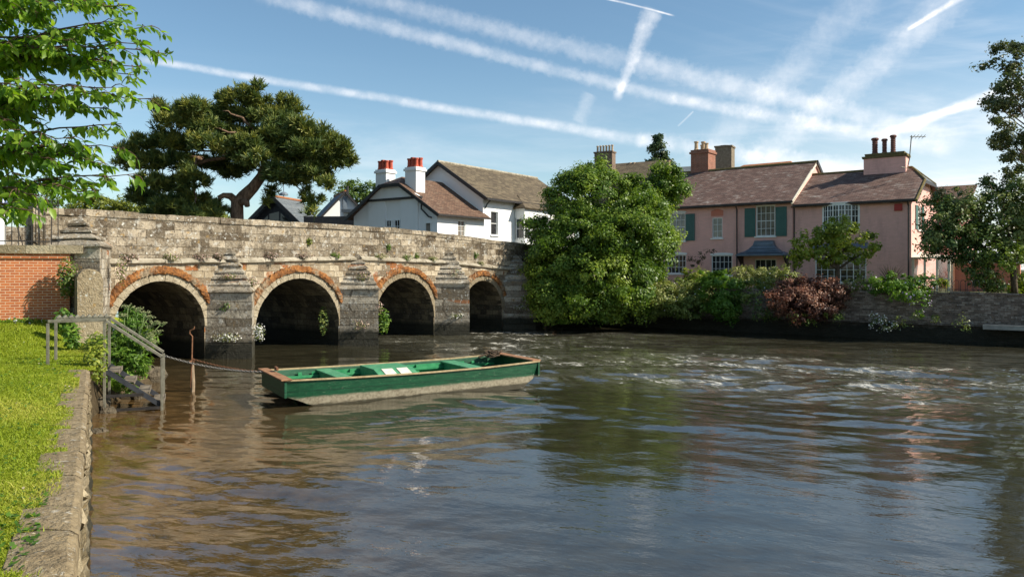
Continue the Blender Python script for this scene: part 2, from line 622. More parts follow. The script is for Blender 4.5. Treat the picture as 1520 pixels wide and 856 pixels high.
def rust_mat():
    m, gg = new_mat('rusty_ironstone')
    oc = gg.n('TexCoord').outputs['Object']
    n1 = gg.noise(oc, 2.6, 5, .65); n2 = gg.noise(oc, 7.0, 5, .7); n3 = gg.noise(oc, 1.1, 4, .7)
    c = gg.ramp(n1, [(.3, (.085, .042, .02)), (.5, (.235, .098, .034)), (.7, (.38, .17, .055))])
    c = gg.mix(gg.sstep(n3, .50, .60), c, (.26, .20, .13))
    c = gg.mix(gg.m('MULTIPLY', gg.sstep(n2, .52, .62), .8), c, (.09, .05, .03))
    finish(gg, pbsdf(gg, c, .95, gg.noise(oc, 14, 5, .7), .9, .06, .1))
    return m


M['rust'] = rust_mat()
M['ledge'] = simple('pale_ledge_stone', (.20, .17, .12), (.46, .41, .32), .9, 4, .6, .1, dist=.03)
M['brick'] = brick_mat('orange_red_brick', (.50, .15, .05), (.36, .10, .042), (.62, .45, .30), .225, .075, .3, .4)
M['fbrick'] = stone_mat('sooty_river_wall_brick', (.25, .18, .135), (.33, .265, .205), (.125, .095, .072), bw=.23, rh=.078, lichen=.5, wet=(.5, .85), mortar=.35, grime=.75)
M['chimbrick'] = brick_mat('chimney_brick', (.30, .105, .06), (.20, .08, .05), (.30, .24, .19), dirty=.5)
M['oldbrick'] = brick_mat('sooty_brick', (.20, .13, .09), (.14, .10, .075), (.22, .18, .14), dirty=.6)
M['pink'] = paint_wall('pink_painted_brick', (.74, .415, .35), True, .5)
M['white'] = paint_wall('white_render', (.80, .79, .76), False, .12)
M['salmon'] = paint_wall('salmon_render', (.58, .20, .13), False, .4)
M['tile'] = tile_mat('red_clay_tile', (.10, .06, .048), (.175, .108, .086), (.36, .32, .28), .95, .28, .105, 1.6)
M['tileb'] = tile_mat('brown_clay_tile', (.10, .055, .036), (.19, .112, .072), (.38, .33, .24), .4, .25, .1, 1.6)
M['stonetile'] = tile_mat('mossy_stone_tile', (.075, .056, .035), (.15, .115, .07), (.25, .21, .13), .6, .5, .2, 1.6)
M['redtile'] = tile_mat('orange_clay_tile', (.33, .12, .05), (.42, .17, .07), (.45, .36, .24), .5, .25, .1, 1.6)
M['slate'] = tile_mat('grey_slate', (.10, .115, .125), (.155, .17, .175), (.28, .28, .25), .5, .4, .16, 1.5)
M['wpaint'] = simple('white_paint', (.72, .72, .69), (.82, .82, .79), .45, 4, .1, .4)
M['cream'] = simple('cream_paint', (.62, .56, .44), (.74, .68, .55), .5, 4, .1, .4)
M['black'] = simple('black_paint', (.014, .012, .011), (.035, .03, .027), .5, 6, .2, .4)
M['iron'] = simple('black_iron', (.012, .012, .013), (.04, .036, .033), .55, 12, .3, .4)
M['darkwood'] = simple('charcoal_boards', (.02, .023, .028), (.045, .048, .055), .6, 5, .3)
M['shutter'] = simple('blue_green_paint', (.04, .105, .09), (.06, .135, .115), .5, 4, .15, .35)
M['lead'] = simple('grey_lead', (.10, .125, .15), (.17, .20, .23), .5, 3, .3, .4)
M['glass'] = glass_mat('window_glass', (.035, .036, .038))
M['glassb'] = glass_mat('curtained_glass', (.23, .20, .165), .1)
M['pot'] = simple('red_clay_pot', (.36, .06, .035), (.50, .11, .06), .7, 5, .3)
M['potb'] = simple('buff_clay_pot', (.40, .28, .17), (.52, .38, .24), .8, 5, .3)
M['potd'] = simple('dark_clay_pot', (.11, .05, .04), (.19, .085, .065), .8, 7, .4)
M['moss'] = simple('mossy_mortar', (.10, .085, .035), (.22, .17, .08), .95, 9, .8, .1, dist=.04)
M['red'] = simple('red_plastic', (.33, .03, .025), (.42, .045, .035), .5, 3, .05)
M['steel'] = simple('galvanised_steel', (.12, .11, .08), (.25, .235, .18), .5, 9, .25, .4, .35)
M['wsteel'] = simple('weathered_steel_tread', (.07, .055, .038), (.24, .20, .15), .75, 7, .5)
M['rustiron'] = simple('rusty_iron', (.10, .045, .022), (.24, .11, .055), .85, 14, .6)
M['driftwood'] = simple('weathered_timber', (.15, .105, .065), (.34, .25, .165), .85, 9, .6)
M['wood'] = simple('varnish_worn_wood', (.26, .18, .09), (.46, .36, .21), .7, 7, .4)
M['brownplank'] = simple('brown_worn_plank', (.16, .075, .035), (.36, .19, .10), .75, 9, .5)
M['rope'] = simple('dark_rope', (.035, .025, .018), (.10, .065, .04), .95, 20, .6)
M['chain'] = simple('grey_chain', (.14, .13, .115), (.30, .28, .25), .6, 30, .3, .4, .5)
M['panel'] = simple('off_white_panel', (.48, .44, .34), (.78, .74, .64), .6, 8, .1)
M['bluecloth'] = simple('pale_blue_cloth', (.30, .40, .72), (.72, .76, .88), .9, 7, .3)
M['soil'] = simple('bank_soil', (.05, .037, .02), (.11, .08, .045), .95, 5, 1.0, .1, dist=.06)
M['rock'] = simple('bank_rock', (.055, .045, .03), (.16, .13, .09), .95, 4, 1.0, .1, dist=.06)
M['concrete'] = simple('grey_concrete', (.22, .20, .17), (.34, .32, .27), .9, 5, .5, .15)
M['ground'] = simple('town_ground', (.055, .07, .03), (.11, .11, .055), .95, .4, .4, .1)
M['paving'] = simple('pale_paving', (.26, .23, .19), (.36, .33, .27), .9, 3, .3, .1)
M['tarmac'] = simple('road_tarmac', (.045, .045, .045), (.065, .064, .06), .9, 9, .5, .15)
M['bark'] = bark_mat('grey_brown_bark', (.05, .036, .025), (.15, .115, .08))
M['pinebark'] = bark_mat('pine_bark', (.075, .045, .03), (.26, .17, .11), 6)
M['cherrybark'] = bark_mat('cherry_bark', (.06, .035, .025), (.17, .11, .075), 9)
M['twig'] = simple('brown_twig', (.10, .06, .035), (.20, .13, .075), .85, 10, .3)
M['stem'] = simple('green_stem', (.10, .16, .05), (.20, .26, .10), .7, 10, .2)

M['l_cherry'] = leaf_mat('cherry_leaf', (.050, .12, .010), (.13, .245, .020), (.30, .42, .05), .55, .38, (1.3, 1.35, .35), .4)
M['l_pine'] = leaf_mat('pine_needle', (.034, .070, .022), (.105, .140, .030), (.27, .26, .048), .2, .55, (1.1, 1.15, .5))
M['l_bush'] = leaf_mat('laurel_leaf', (.040, .085, .014), (.118, .195, .022), (.28, .345, .05), .38, .42)
M['l_hedge'] = leaf_mat('hedge_leaf', (.06, .095, .018), (.15, .19, .035), (.36, .36, .12), .3, .5)
M['l_green'] = leaf_mat('fresh_leaf', (.05, .115, .014), (.105, .205, .022), (.22, .31, .045), .4, .5)
M['l_lime'] = leaf_mat('lime_leaf', (.085, .13, .014), (.18, .235, .026), (.34, .36, .055), .38, .45)
M['l_pale'] = leaf_mat('pale_shrub_leaf', (.09, .12, .025), (.20, .22, .055), (.40, .39, .16), .3, .5)
M['l_maroon'] = leaf_mat('maroon_leaf', (.042, .022, .018), (.15, .068, .044), (.38, .19, .11), .25, .5, (1.3, .8, .6))
M['l_dark'] = leaf_mat('holly_leaf', (.042, .080, .020), (.105, .15, .034), (.23, .24, .065), .2, .38)
M['l_rusty'] = leaf_mat('rusty_evergreen_leaf', (.028, .032, .012), (.065, .062, .022), (.14, .095, .035), .2, .45)
M['l_willow'] = leaf_mat('willow_leaf', (.11, .14, .02), (.19, .22, .03), (.30, .31, .055), .4, .5)
M['l_far'] = leaf_mat('far_tree_leaf', (.05, .09, .016), (.105, .165, .026), (.20, .25, .04), .35, .5)
M['l_poplar'] = leaf_mat('poplar_leaf', (.035, .062, .028), (.062, .095, .038), (.10, .135, .05), .25, .5)
M['l_grey'] = leaf_mat('grey_twig_leaf', (.045, .065, .028), (.09, .115, .042), (.20, .19, .07), .25, .5)
M['petal'] = leaf_mat('white_petal', (.55, .53, .50), (.70, .68, .64), (.82, .80, .78), .2, .6, (1, 1, 1))
M['pinkpetal'] = leaf_mat('dusky_pink_petal', (.22, .12, .10), (.40, .26, .22), (.60, .46, .40), .2, .7, (1, .9, .9))
M['mauve'] = leaf_mat('mauve_petal', (.20, .16, .24), (.34, .28, .38), (.5, .44, .52), .2, .7, (1, .9, 1))
M['seed'] = leaf_mat('umbel_head', (.14, .17, .06), (.24, .26, .11), (.40, .40, .22), .3, .7, (1, 1, .8))
M['blade'] = leaf_mat('grass_blade', (.13, .195, .012), (.25, .31, .020), (.44, .41, .08), .35, .5, (1.2, 1.2, .5), .2)
M['spike'] = leaf_mat('sword_leaf', (.09, .07, .03), (.16, .12, .045), (.28, .20, .08), .25, .5)


# boat paint: green above, scoured bare timber below a ragged line
def boat_paint():
    m, gg = new_mat('green_boat_paint')
    oc = gg.n('TexCoord').outputs['Object']
    x, y, z = gg.xyz(oc)
    st = gg.n('VectorMath', dict(operation='MULTIPLY'))
    gg.put(st.inputs[0], oc); st.inputs[1].default_value = (1.5, 1.5, 9)
    n1 = gg.noise(st.outputs[0], 2.5, 5, .6)
    n2 = gg.noise(oc, 16, 5, .7)
    green = gg.ramp(n1, [(.35, (.003, .046, .018)), (.7, (.008, .082, .033))])
    pale = gg.ramp(n2, [(.35, (.17, .14, .09)), (.7, (.40, .35, .25))])
    line = gg.m('ADD', gg.m('ADD', z, gg.m('MULTIPLY', x, -.012)), gg.m('MULTIPLY', gg.m('SUBTRACT', n1, .5), .10))
    k = gg.sstep(line, .15, .23)
    c = gg.mix(k, pale, green)
    c = gg.mix(gg.m('SUBTRACT', 1.0, gg.sstep(line, .0, .06)), c, (.05, .042, .025))
    c = gg.mix(gg.m('MULTIPLY', gg.sstep(gg.noise(st.outputs[0], 5.0, 6, .75), .60, .68), .55), c, (.22, .25, .17))
    c = gg.mix(gg.m('MULTIPLY', gg.sstep(n2, .60, .68), .4), c, (.10, .12, .08))
    seam = gg.m('LESS_THAN', gg.m('ABSOLUTE', gg.m('SUBTRACT', z, .335)), .006)
    c = gg.mix(gg.m('MULTIPLY', seam, .8), c, (.003, .018, .010))
    finish(gg, pbsdf(gg, c, gg.m('ADD', .30, gg.m('MULTIPLY', n2, .35)), n2, .25, .006, .4))
    return m


M['boat'] = boat_paint()
M['boatin'] = simple('inner_green_paint', (.012, .16, .06), (.05, .27, .11), .5, 6, .3, .35)
M['seat'] = simple('seat_green_paint', (.03, .17, .075), (.10, .30, .15), .55, 7, .3, .3)


def water_mat():
    m, gg = new_mat('river_water')
    geo = gg.n('NewGeometry').outputs['Position']
    x, y, z = gg.xyz(geo)
    foam = gg.n('Attribute', dict(attribute_name='foam')).outputs['Fac']
    shal = gg.n('Attribute', dict(attribute_name='shallow')).outputs['Fac']
    # flow-stretched coordinates (the river runs roughly towards the lower right)
    fl = gg.comb(gg.m('ADD', gg.m('MULTIPLY', x, .62), gg.m('MULTIPLY', y, -.30)),
                 gg.m('ADD', gg.m('MULTIPLY', x, .55), gg.m('MULTIPLY', y, 1.15)))
    # broken white water: small crisp caps, gathered where the current is fast
    capv = gg.comb(gg.m('ADD', gg.m('MULTIPLY', x, 1.0), gg.m('MULTIPLY', y, .35)), gg.m('MULTIPLY', y, .62))
    f1 = gg.noise(capv, 2.3, 8, .72, 1.1)
    patch = gg.noise(fl, .38, 4, .6, .6)
    gate = gg.m('MULTIPLY', foam, gg.m('ADD', .42, gg.m('MULTIPLY', gg.sstep(patch, .38, .62), .62)))
    fm = gg.m('MULTIPLY', gg.sstep(gg.m('ADD', f1, gg.m('MULTIPLY', gg.m('SUBTRACT', gate, 1.0), .25)), .50, .63), .80)
    bedn = gg.noise(geo, 2.4, 5, .7)
    deep = gg.ramp(bedn, [(.3, (.018, .0165, .009)), (.7, (.038, .034, .019))])
    bed = gg.ramp(bedn, [(.3, (.045, .026, .010)), (.7, (.155, .088, .032))])
    c = gg.mix(shal, deep, bed)
    c = gg.mix(gg.m('MULTIPLY', gate, gg.m('MULTIPLY', gg.sstep(f1, .34, .62), .55)), c, (.20, .195, .155))
    c = gg.mix(fm, c, (.55, .52, .44))
    w1 = gg.noise(fl, 3.2, 4, .55, .3)
    w2 = gg.noise(fl, 11.0, 3, .5, .3)
    w3 = gg.noise(fl, 27.0, 2, .5, .2)
    h = gg.m('ADD', gg.m('ADD', gg.m('MULTIPLY', w1, .75), gg.m('MULTIPLY', w2, .24)), gg.m('MULTIPLY', w3, .03))
    h = gg.m('ADD', h, gg.m('MULTIPLY', fm, .35))
    p = pbsdf(gg, c, gg.m('ADD', .025, gg.m('MULTIPLY', fm, .5)), h, .17, .05, .5)
    p.inputs['IOR'].default_value = 1.8
    finish(gg, p)
    return m


M['water'] = water_mat()


def lawn_mat():
    m, gg = new_mat('lawn_turf')
    geo = gg.n('NewGeometry').outputs['Position']
    n1 = gg.noise(geo, 1.1, 5, .65)
    n2 = gg.noise(geo, 14, 4, .65)
    c = gg.ramp(n1, [(.3, (.14, .18, .014)), (.55, (.24, .27, .022)), (.75, (.33, .29, .07))])
    c = gg.mix(gg.m('MULTIPLY', gg.sstep(n2, .5, .7), .6), c, (.09, .08, .03))
    finish(gg, pbsdf(gg, c, .95, n2, .8, .03, .1))
    return m


M['lawn'] = lawn_mat()
M['pillar'] = stone_mat('ochre_lichened_stone', (.34, .27, .17), (.42, .345, .23), (.20, .15, .09), bw=3, rh=5.4, lichen=1.0, wet=None, mortar=.1, grime=.7, speck=1.0)
M['quayface'] = stone_mat('quay_face_stone', (.26, .205, .12), (.34, .275, .175), (.13, .10, .055), bw=.5, rh=.2, lichen=.3, wet=(.1, .5), grime=.6)
M['moss2'] = simple('weathered_stack_stone', (.14, .12, .085), (.26, .22, .16), .95, 5, .6, .1, dist=.04)
M['deadleaf'] = leaf_mat('dead_leaf', (.16, .09, .03), (.30, .20, .08), (.62, .56, .40), .2, .7, (1, .9, .7))


# ================================================================== SETTING
def lerp(y, xs, ys):
    return np.interp(y, xs, ys)


def edge_out(y):                       # outer line of the quay coping / bank
    y = np.asarray(y, float)
    return np.where(y < 15.2, -2.34 - .538 * (y - 4.16),
                    np.interp(y, [15.2, 17, 19, 20.2, 22.5], [-8.28, -9.25, -10.0, -10.35, -11.9]))


def sstep(t):
    t = np.clip(t, 0, 1)
    return t * t * (3 - 2 * t)


def lawn_z(x, y):
    x = np.asarray(x, float); y = np.asarray(y, float)
    z = 1.36 - .31 * np.clip((y - 4.5) / 10.6, 0, 1)
    z = z + .52 * sstep((y - 16) / 5.5) * sstep((-10.9 - x) / 1.6)
    return z + .02 * np.sin(x * 1.7 + y * .6) * np.sin(y * 1.3 - x * .4) + np.clip((-16 - x) * .02, 0, 1.0)


def grid_mesh(name, X, Y, Z, mat, parent=None, smooth=True, attrs=None, closed=False):
    r, c = X.shape
    V = np.stack([X, Y, Z], -1).reshape(-1, 3)
    i = np.arange(r * c).reshape(r, c)
    Q = np.stack([i[:-1, :-1], i[:-1, 1:], i[1:, 1:], i[1:, :-1]], -1).reshape(-1, 4)
    o = np_mesh(name, V, Q, mat, parent, None, smooth)
    for k, a in (attrs or {}).items():
        t = o.data.attributes.new(k, 'FLOAT', 'POINT')
        t.data.foreach_set('value', a.astype(np.float32).ravel())
    return o


# --- river far-bank line
FW0 = Vector((20.3, 30.8, 0)); FWU = Vector((-.817, .576, 0)).normalized(); FWN = Vector((-.576, -.817, 0)).normalized()
a, b = FW0 - FWU * 70 - FWN * .3, FW0 + FWU * 26 - FWN * .3
far = -FWN * 4000
gm = MB()
gm.add([a + Vector((0, 0, 1.88)), b + Vector((0, 0, 1.88)), b + far - FWU.cross(Vector((0, 0, 1))) * 0 + FWU * 3500 + Vector((0, 0, 1.88)),
        a + far - FWU * 3500 + Vector((0, 0, 1.88))], [(3, 2, 1, 0)])
tag(gm.build('ground', M['ground']), kind='structure')

# --- lawn
ys = np.concatenate([np.linspace(-8, 4, 14)[:-1], np.linspace(4, 24, 90)])
us = np.concatenate([[0], np.geomspace(.06, 45, 60)])
Yg, Ug = np.meshgrid(ys, us, indexing='ij')
inset = np.where(Yg < 15.2, .36, 0.0)
Xg = edge_out(Yg) - inset - Ug
Zg = lawn_z(Xg, Yg) - .012
tag(grid_mesh('lawn', Xg, Yg, Zg, M['lawn']), kind='structure')

# --- earthen bank between the steps and the bridge
ys = np.linspace(15.35, 22.6, 50); ts = np.linspace(0, 1, 14)
Yg, Tg = np.meshgrid(ys, ts, indexing='ij')
wob = .12 * np.sin(Yg * 4.1 + Tg * 5) + .08 * np.sin(Yg * 9.7 + Tg * 11)
Xg = edge_out(Yg) + Tg * np.interp(Yg, [15.3, 17.2, 18.4], [.05, .35, .95]) * (1 + .25 * np.sin(Yg * 1.3)) + wob * Tg * np.clip((Yg - 16) / 2, .1, 1) - .02
Zg = (lawn_z(edge_out(Yg), Yg) - .02) * (1 - Tg ** 1.4) - .4 * Tg + .09 * np.sin(Yg * 6.3) * np.sin(Tg * 9 + Yg * 2) * Tg
tag(grid_mesh('river_bank', Xg, Yg, Zg, M['soil']), kind='structure')

# --- water: one displaced sheet, finer towards the near bank
rows = np.concatenate([np.geomspace(2.2, 60, 560), np.linspace(64, 320, 14)])
cols = np.concatenate([np.linspace(-2.4, -1.0, 40)[:-1], np.linspace(-1.0, 1.0, 500), np.linspace(1.0, 2.4, 40)[1:]])
Yw, Cw = np.meshgrid(rows, cols, indexing='ij')
Xw = Cw * Yw
def dist_poly(X, Y, pts):
    d = np.full(X.shape, 1e9)
    for (x0, y0), (x1, y1) in zip(pts[:-1], pts[1:]):
        vx, vy = x1 - x0, y1 - y0
        t = np.clip(((X - x0) * vx + (Y - y0) * vy) / (vx * vx + vy * vy), 0, 1)
        d = np.minimum(d, np.hypot(X - x0 - t * vx, Y - y0 - t * vy))
    return d
dA = dist_poly(Xw, Yw, [(-2.2, 38), (1.5, 32.5), (5.0, 28.0), (9.5, 23.5), (15, 21.5), (24, 19)])
dB = dist_poly(Xw, Yw, [(-3.5, 33), (-.8, 28.5), (1.2, 24.5), (5.0, 21.5), (10, 18.5)])
dC = dist_poly(Xw, Yw, [(1, 37), (6, 35.8), (12, 33.0), (19, 28.5), (26, 24)])
dD = dist_poly(Xw, Yw, [(-7.2, 21.5), (-5.6, 20.6), (-4.6, 19.6)])
foam = np.exp(-(dA / 4.6) ** 2) * .95 + .80 * np.exp(-(dB / 2.4) ** 2) + .45 * np.exp(-(dC / 1.6) ** 2) + .5 * np.exp(-(dD / .7) ** 2)
dBoat = dist_poly(Xw, Yw, [(-4.6, 17.4), (.3, 20.4)])
foam += .55 * np.exp(-((dist_poly(Xw, Yw, [(.35, 20.2), (1.2, 21.6)]) / .8) ** 2))
foam = np.clip(foam, 0, 1.05)
rough = .90 + 1.7 * np.clip(foam, 0, 1) + .75 * np.exp(-((Yw - 17) / 6.5) ** 2)
# calm glassy patch in the near middle of the river
calm = .95 * np.exp(-(((Xw - 1.9) / 4.3) ** 2 + ((Yw - 10.8) / 4.8) ** 2)) + .5 * np.exp(-(((Xw - 5) / 4) ** 2 + ((Yw - 10) / 2) ** 2))
rough *= (1 - .60 * np.clip(calm, 0, 1))
rg = np.random.default_rng(5)
Zw = np.zeros_like(Xw)
wx = Xw + .5 * np.sin(Yw * .7 + .3 * Xw) ; wy = Yw + .5 * np.sin(Xw * .55 + 1.3 + Yw * .2)
for lam, amp, k in ((4.6, .0120, 7), (1.9, .0066, 9), (.85, .0028, 11), (.42, .0017, 11), (.22, .0007, 9)):
    for _ in range(k):
        th = rg.normal(1.38, .42)
        l = lam * rg.uniform(.75, 1.35)
        kx, ky = math.cos(th) * 2 * math.pi / l, math.sin(th) * 2 * math.pi / l
        fade = np.clip(l / (Yw * .014) - .35, 0, 1)
        sn = np.sin(kx * wx + ky * wy + rg.uniform(0, 6.28) + .8 * np.sin(.37 * Xw + .5 * Yw * rg.uniform(.5, 1.5)))
        if lam < 3: sn = .45 * sn + .8 * (1 - 2 * np.abs(sn)) * .6
        Zw += amp / math.sqrt(k) * 1.6 * fade * sn * (1 - .55 * np.clip(calm, 0, 1) if lam < 1 else 1)
Zw *= rough
shal = np.clip(np.exp(-((Xw - edge_out(np.clip(Yw, -5, 22.5))) / 3.4) ** 2) * np.exp(-((Yw - 14) / 8.5) ** 2) * 1.15, 0, 1)
shal = np.maximum(shal, .55 * np.exp(-((Yw - 4.5) / 2.2) ** 2))
tag(grid_mesh('water', Xw, Yw, Zw, M['water'], attrs=dict(foam=foam, shallow=shal)), kind='structure')

# --- quay wall with rough coping, nearest left
quay = thing('quay_wall', 'worn buff stone quay wall edging the lawn at the river, lower left', 'wall', (float(edge_out(10)), 10, 0))
wf, cp = MB(), MB()
y = -7.0
while y < 15.2:
    L = min(random.uniform(.55, 1.0), 15.22 - y + .001)
    y1 = y + L - .012
    z0, z1 = 1.36 - .31 * min(max((y - 4.5) / 10.6, 0), 1), 1.36 - .31 * min(max((y1 - 4.5) / 10.6, 0), 1)
    o = random.uniform(-.012, .012)
    xa, xb = float(edge_out(y)) + o, float(edge_out(y1)) + o
    n = max(2, int(L / .12))
    prof = [(-.46, -.06), (-.40, .0), (-.22, .012), (-.06, .008), (-.012, -.02), (.0, -.09), (-.01, -.2)]
    vs, fs = [], []
    h = random.uniform(-.006, .006)
    for i in range(n + 1):
        t = i / n
        e = -.018 if i in (0, n) else 0
        for (px, pz) in prof:
            vs.append((xa + (xb - xa) * t + px + random.uniform(-.007, .007) - (e if px < -.2 else -e) * .0, y + (y1 - y) * t,
                       z0 + (z1 - z0) * t + pz + h + e * (pz > -.1) + random.uniform(-.006, .006)))
    m = len(prof)
    for i in range(n):
        for j in range(m - 1):
            q = i * m + j
            fs.append((q, q + 1, q + m + 1, q + m))
    fs += [tuple(range(m)), tuple(range((n + 1) * m - 1, n * m - 1, -1))]
    cp.add(vs, fs)
    y += L
ny = 190
yy = np.linspace(-7, 15.2, ny); tt = np.linspace(0, 1, 12)
Yg, Tg = np.meshgrid(yy, tt, indexing='ij')
zt = 1.36 - .31 * np.clip((Yg - 4.5) / 10.6, 0, 1) - .19
nz = .035 * np.sin(Yg * 7.1 + np.sin(Tg * 13) * 2) + .03 * np.sin(Yg * 17 + Tg * 23) + rng.normal(size=Yg.shape) * .012
grid_mesh('wall_face', edge_out(Yg) - .03 + nz + .10 * Tg ** 2, Yg, zt * (1 - Tg) - .45 * Tg, M['quayface'], quay)
cp.build('coping', M['quaycop'], quay, world=True)
# returned end of the wall by the steps
e = MB(); e.box(float(edge_out(15.2)) - 1.6, float(edge_out(15.2)) - .05, 15.1, 15.3, -.4, 1.0)
e.build('end_face', M['stone'], quay, world=True, jit=.02)

# ================================================================== BRIDGE
BT = Vector((.611, .791, 0)).normalized()
BA = math.atan2(BT.y, BT.x)
BO = Vector((-9.65, 27.1, 0))
bridge = thing('stone_bridge', 'old grey stone road bridge with four round arches over the river', 'bridge', BO, BA)
cz = lambda s: float(np.interp(s, [-7, 0, 5.5, 11, 16.5, 24], [3.20, 3.30, 3.45, 3.33, 2.97, 2.6]))
pz = lambda s: float(np.interp(s, [-7, 0, 5.5, 8, 11, 16.5, 24], [4.80, 4.77, 4.79, 4.76, 4.64, 4.36, 4.02]))
ARCH = [(-2.72, 1.52, 1.10, 1.53), (2.65, 1.90, .80, 1.87), (8.22, 1.78, .85, 1.80), (13.45, 1.50, .95, 1.52)]
S0, S1 = -6.15, 24.0
ss = sorted(set([round(v, 4) for v in np.arange(S0, S1 + .01, .25)] +
                [round(c + a * math.cos(t), 4) for c, a, zs, r in ARCH for t in np.linspace(0, math.pi, 33)]))
def soffit(s):
    for c, a_, zs, r in ARCH:
        if abs(s - c) < a_ - 1e-6:
            return zs + r * math.sqrt(max(0, 1 - ((s - c) / a_) ** 2))
    return None
sp = MB()
for s, t in zip(ss[:-1], ss[1:]):
    md = (s + t) / 2
    inside = soffit(md) is not None
    def low(v):
        if not inside: return -.6
        q = soffit(v)
        if q is None:
            c, a_, zs, r = min(ARCH, key=lambda A: abs(abs(v - A[0]) - A[1]))
            q = zs
        return q
    sp.add([(s, 0, low(s)), (t, 0, low(t)), (t, 0, cz(t)), (s, 0, cz(s))], [(0, 1, 2, 3)])
    sp.add([(s, 6, low(s)), (t, 6, low(t)), (t, 6, cz(t)), (s, 6, cz(s))], [(3, 2, 1, 0)])
sp.add([(S0, 0, -.6), (S0, 6, -.6), (S0, 6, cz(S0)), (S0, 0, cz(S0))], [(0, 3, 2, 1)])
sp.build('spandrel_wall', M['stone'], bridge)
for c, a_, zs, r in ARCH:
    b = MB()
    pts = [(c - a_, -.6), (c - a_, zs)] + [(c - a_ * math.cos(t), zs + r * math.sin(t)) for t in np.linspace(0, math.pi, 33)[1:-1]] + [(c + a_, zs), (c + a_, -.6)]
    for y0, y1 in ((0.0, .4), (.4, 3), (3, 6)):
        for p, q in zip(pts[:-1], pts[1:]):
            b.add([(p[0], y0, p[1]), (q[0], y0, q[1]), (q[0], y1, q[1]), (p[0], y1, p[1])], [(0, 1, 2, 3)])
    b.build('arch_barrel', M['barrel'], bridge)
    # inner ring of dressed voussoirs, outer hood of rough ironstone
    rg_, hd = MB(), MB()
    nv = int(math.pi * (a_ + .1) / .26)
    for i in range(nv):
        t0, t1 = math.pi * (i + .03) / nv, math.pi * (i + .97) / nv
        P = lambda t, k: (c - (a_ + k) * math.cos(t), zs + (r + k) * math.sin(t))
        w = .25
        tm = (t0 + t1) / 2
        y0 = -.035 + random.uniform(-.012, .012)
        poly = [P(t0, 0.0), P(tm, 0.0), P(t1, 0.0), P(t1, w), P(tm, w), P(t0, w)]
        rg_.prism([(x, y0, z) for x, z in poly], (0, .30, 0))
    rg_.build('arch_ring', M['ring'], bridge, jit=.006)
    nh = 26
    t_a, t_b = R(24), R(156)
    sec = [(.235, -.05), (.25, -.11), (.34, -.13), (.44, -.11), (.48, -.05), (.48, .05), (.235, .05)]
    vs, fs = [], []
    for i in range(nh * 3 + 1):
        t = t_a + (t_b - t_a) * i / (nh * 3)
        for k, yv in sec:
            kk = k + random.uniform(-.03, .03)
            vs.append((c - (a_ + kk) * math.cos(t), yv + random.uniform(-.022, .022), zs + (r + kk) * math.sin(t)))
    m = len(sec)
    for i in range(nh * 3):
        for j in range(m):
            fs.append((i * m + j, i * m + (j + 1) % m, (i + 1) * m + (j + 1) % m, (i + 1) * m + j))
    fs += [tuple(range(m - 1, -1, -1)), tuple(range(nh * 3 * m, (nh * 3 + 1) * m))]
    hd.add(vs, fs)
    hd.build('arch_hood', M['rust'], bridge)
# ledge, parapet, coping, far parapet, road
lg, pa, co, fp, rd = MB(), MB(), MB(), MB(), MB()
s = S0
while s < S1 - .01:
    t = min(s + random.uniform(.5, 1.0), S1)
    y0 = -.13 + random.uniform(-.03, .03)
    d = random.uniform(-.015, .015)
    lg.add([(s, 0.02, cz(s) - .10), (t - .01, 0.02, cz(t) - .10), (t - .01, y0, cz(t) - .05), (s, y0, cz(s) - .05),
            (s, 0.02, cz(s) + .10), (t - .01, 0.02, cz(t) + .10), (t - .01, y0, cz(t) + .025 + d), (s, y0, cz(s) + .025 + d)],
           [(0, 1, 2, 3), (7, 6, 5, 4), (3, 2, 6, 7), (1, 5, 6, 2), (0, 3, 7, 4)])
    s = t
s = S0
while s < S1 - .01:
    t = min(s + random.uniform(.7, 1.15), S1)
    h = random.uniform(-.018, .018)
    for mb, z0f, z1f, y0, y1 in ((pa, lambda v: cz(v) + .06, lambda v: pz(v) - .19, .035, .40), (co, lambda v: pz(v) - .188, lambda v: pz(v) + h, .0, .44)):
        g_ = .006 if mb is co else 0
        o = random.uniform(-.012, .012) if mb is co else 0
        mb.add([(s, y0 + o, z0f(s)), (t - g_, y0 + o, z0f(t)), (t - g_, y1, z0f(t)), (s, y1, z0f(s)),
                (s, y0 + o, z1f(s)), (t - g_, y0 + o, z1f(t)), (t - g_, y1, z1f(t)), (s, y1, z1f(s))],
               [(0, 3, 2, 1), (4, 5, 6, 7), (0, 1, 5, 4), (2, 3, 7, 6), (1, 2, 6, 5), (0, 4, 7, 3)])
    s = t
lg.build('ledge', M['ledge'], bridge, jit=.012)
pa.build('parapet', M['parapet'], bridge)
co.build('parapet_coping', M['parapet'], bridge, jit=.012)
fp.add([(-14, 5.6, 3.0), (S1, 5.6, 2.4), (S1, 6.0, 2.4), (-14, 6.0, 3.0), (-14, 5.6, 4.55), (S1, 5.6, 4.2), (S1, 6.0, 4.2), (-14, 6.0, 4.55)],
       [(0, 3, 2, 1), (4, 5, 6, 7), (0, 1, 5, 4), (2, 3, 7, 6), (1, 2, 6, 5), (0, 4, 7, 3)])
fp.build('far_parapet', M['parapet'], bridge)
rd.box(S0, S1, .38, 5.62, 2.86, 3.05)
rd.build('bridge_deck', M['tarmac'], bridge)
# end pilaster of the parapet
ep = MB(); ep.box(S0 - .32, S0 - .004, -.05, .46, 2.5, 4.86)
ep.build('end_pilaster', M['parapet'], bridge, jit=.012)
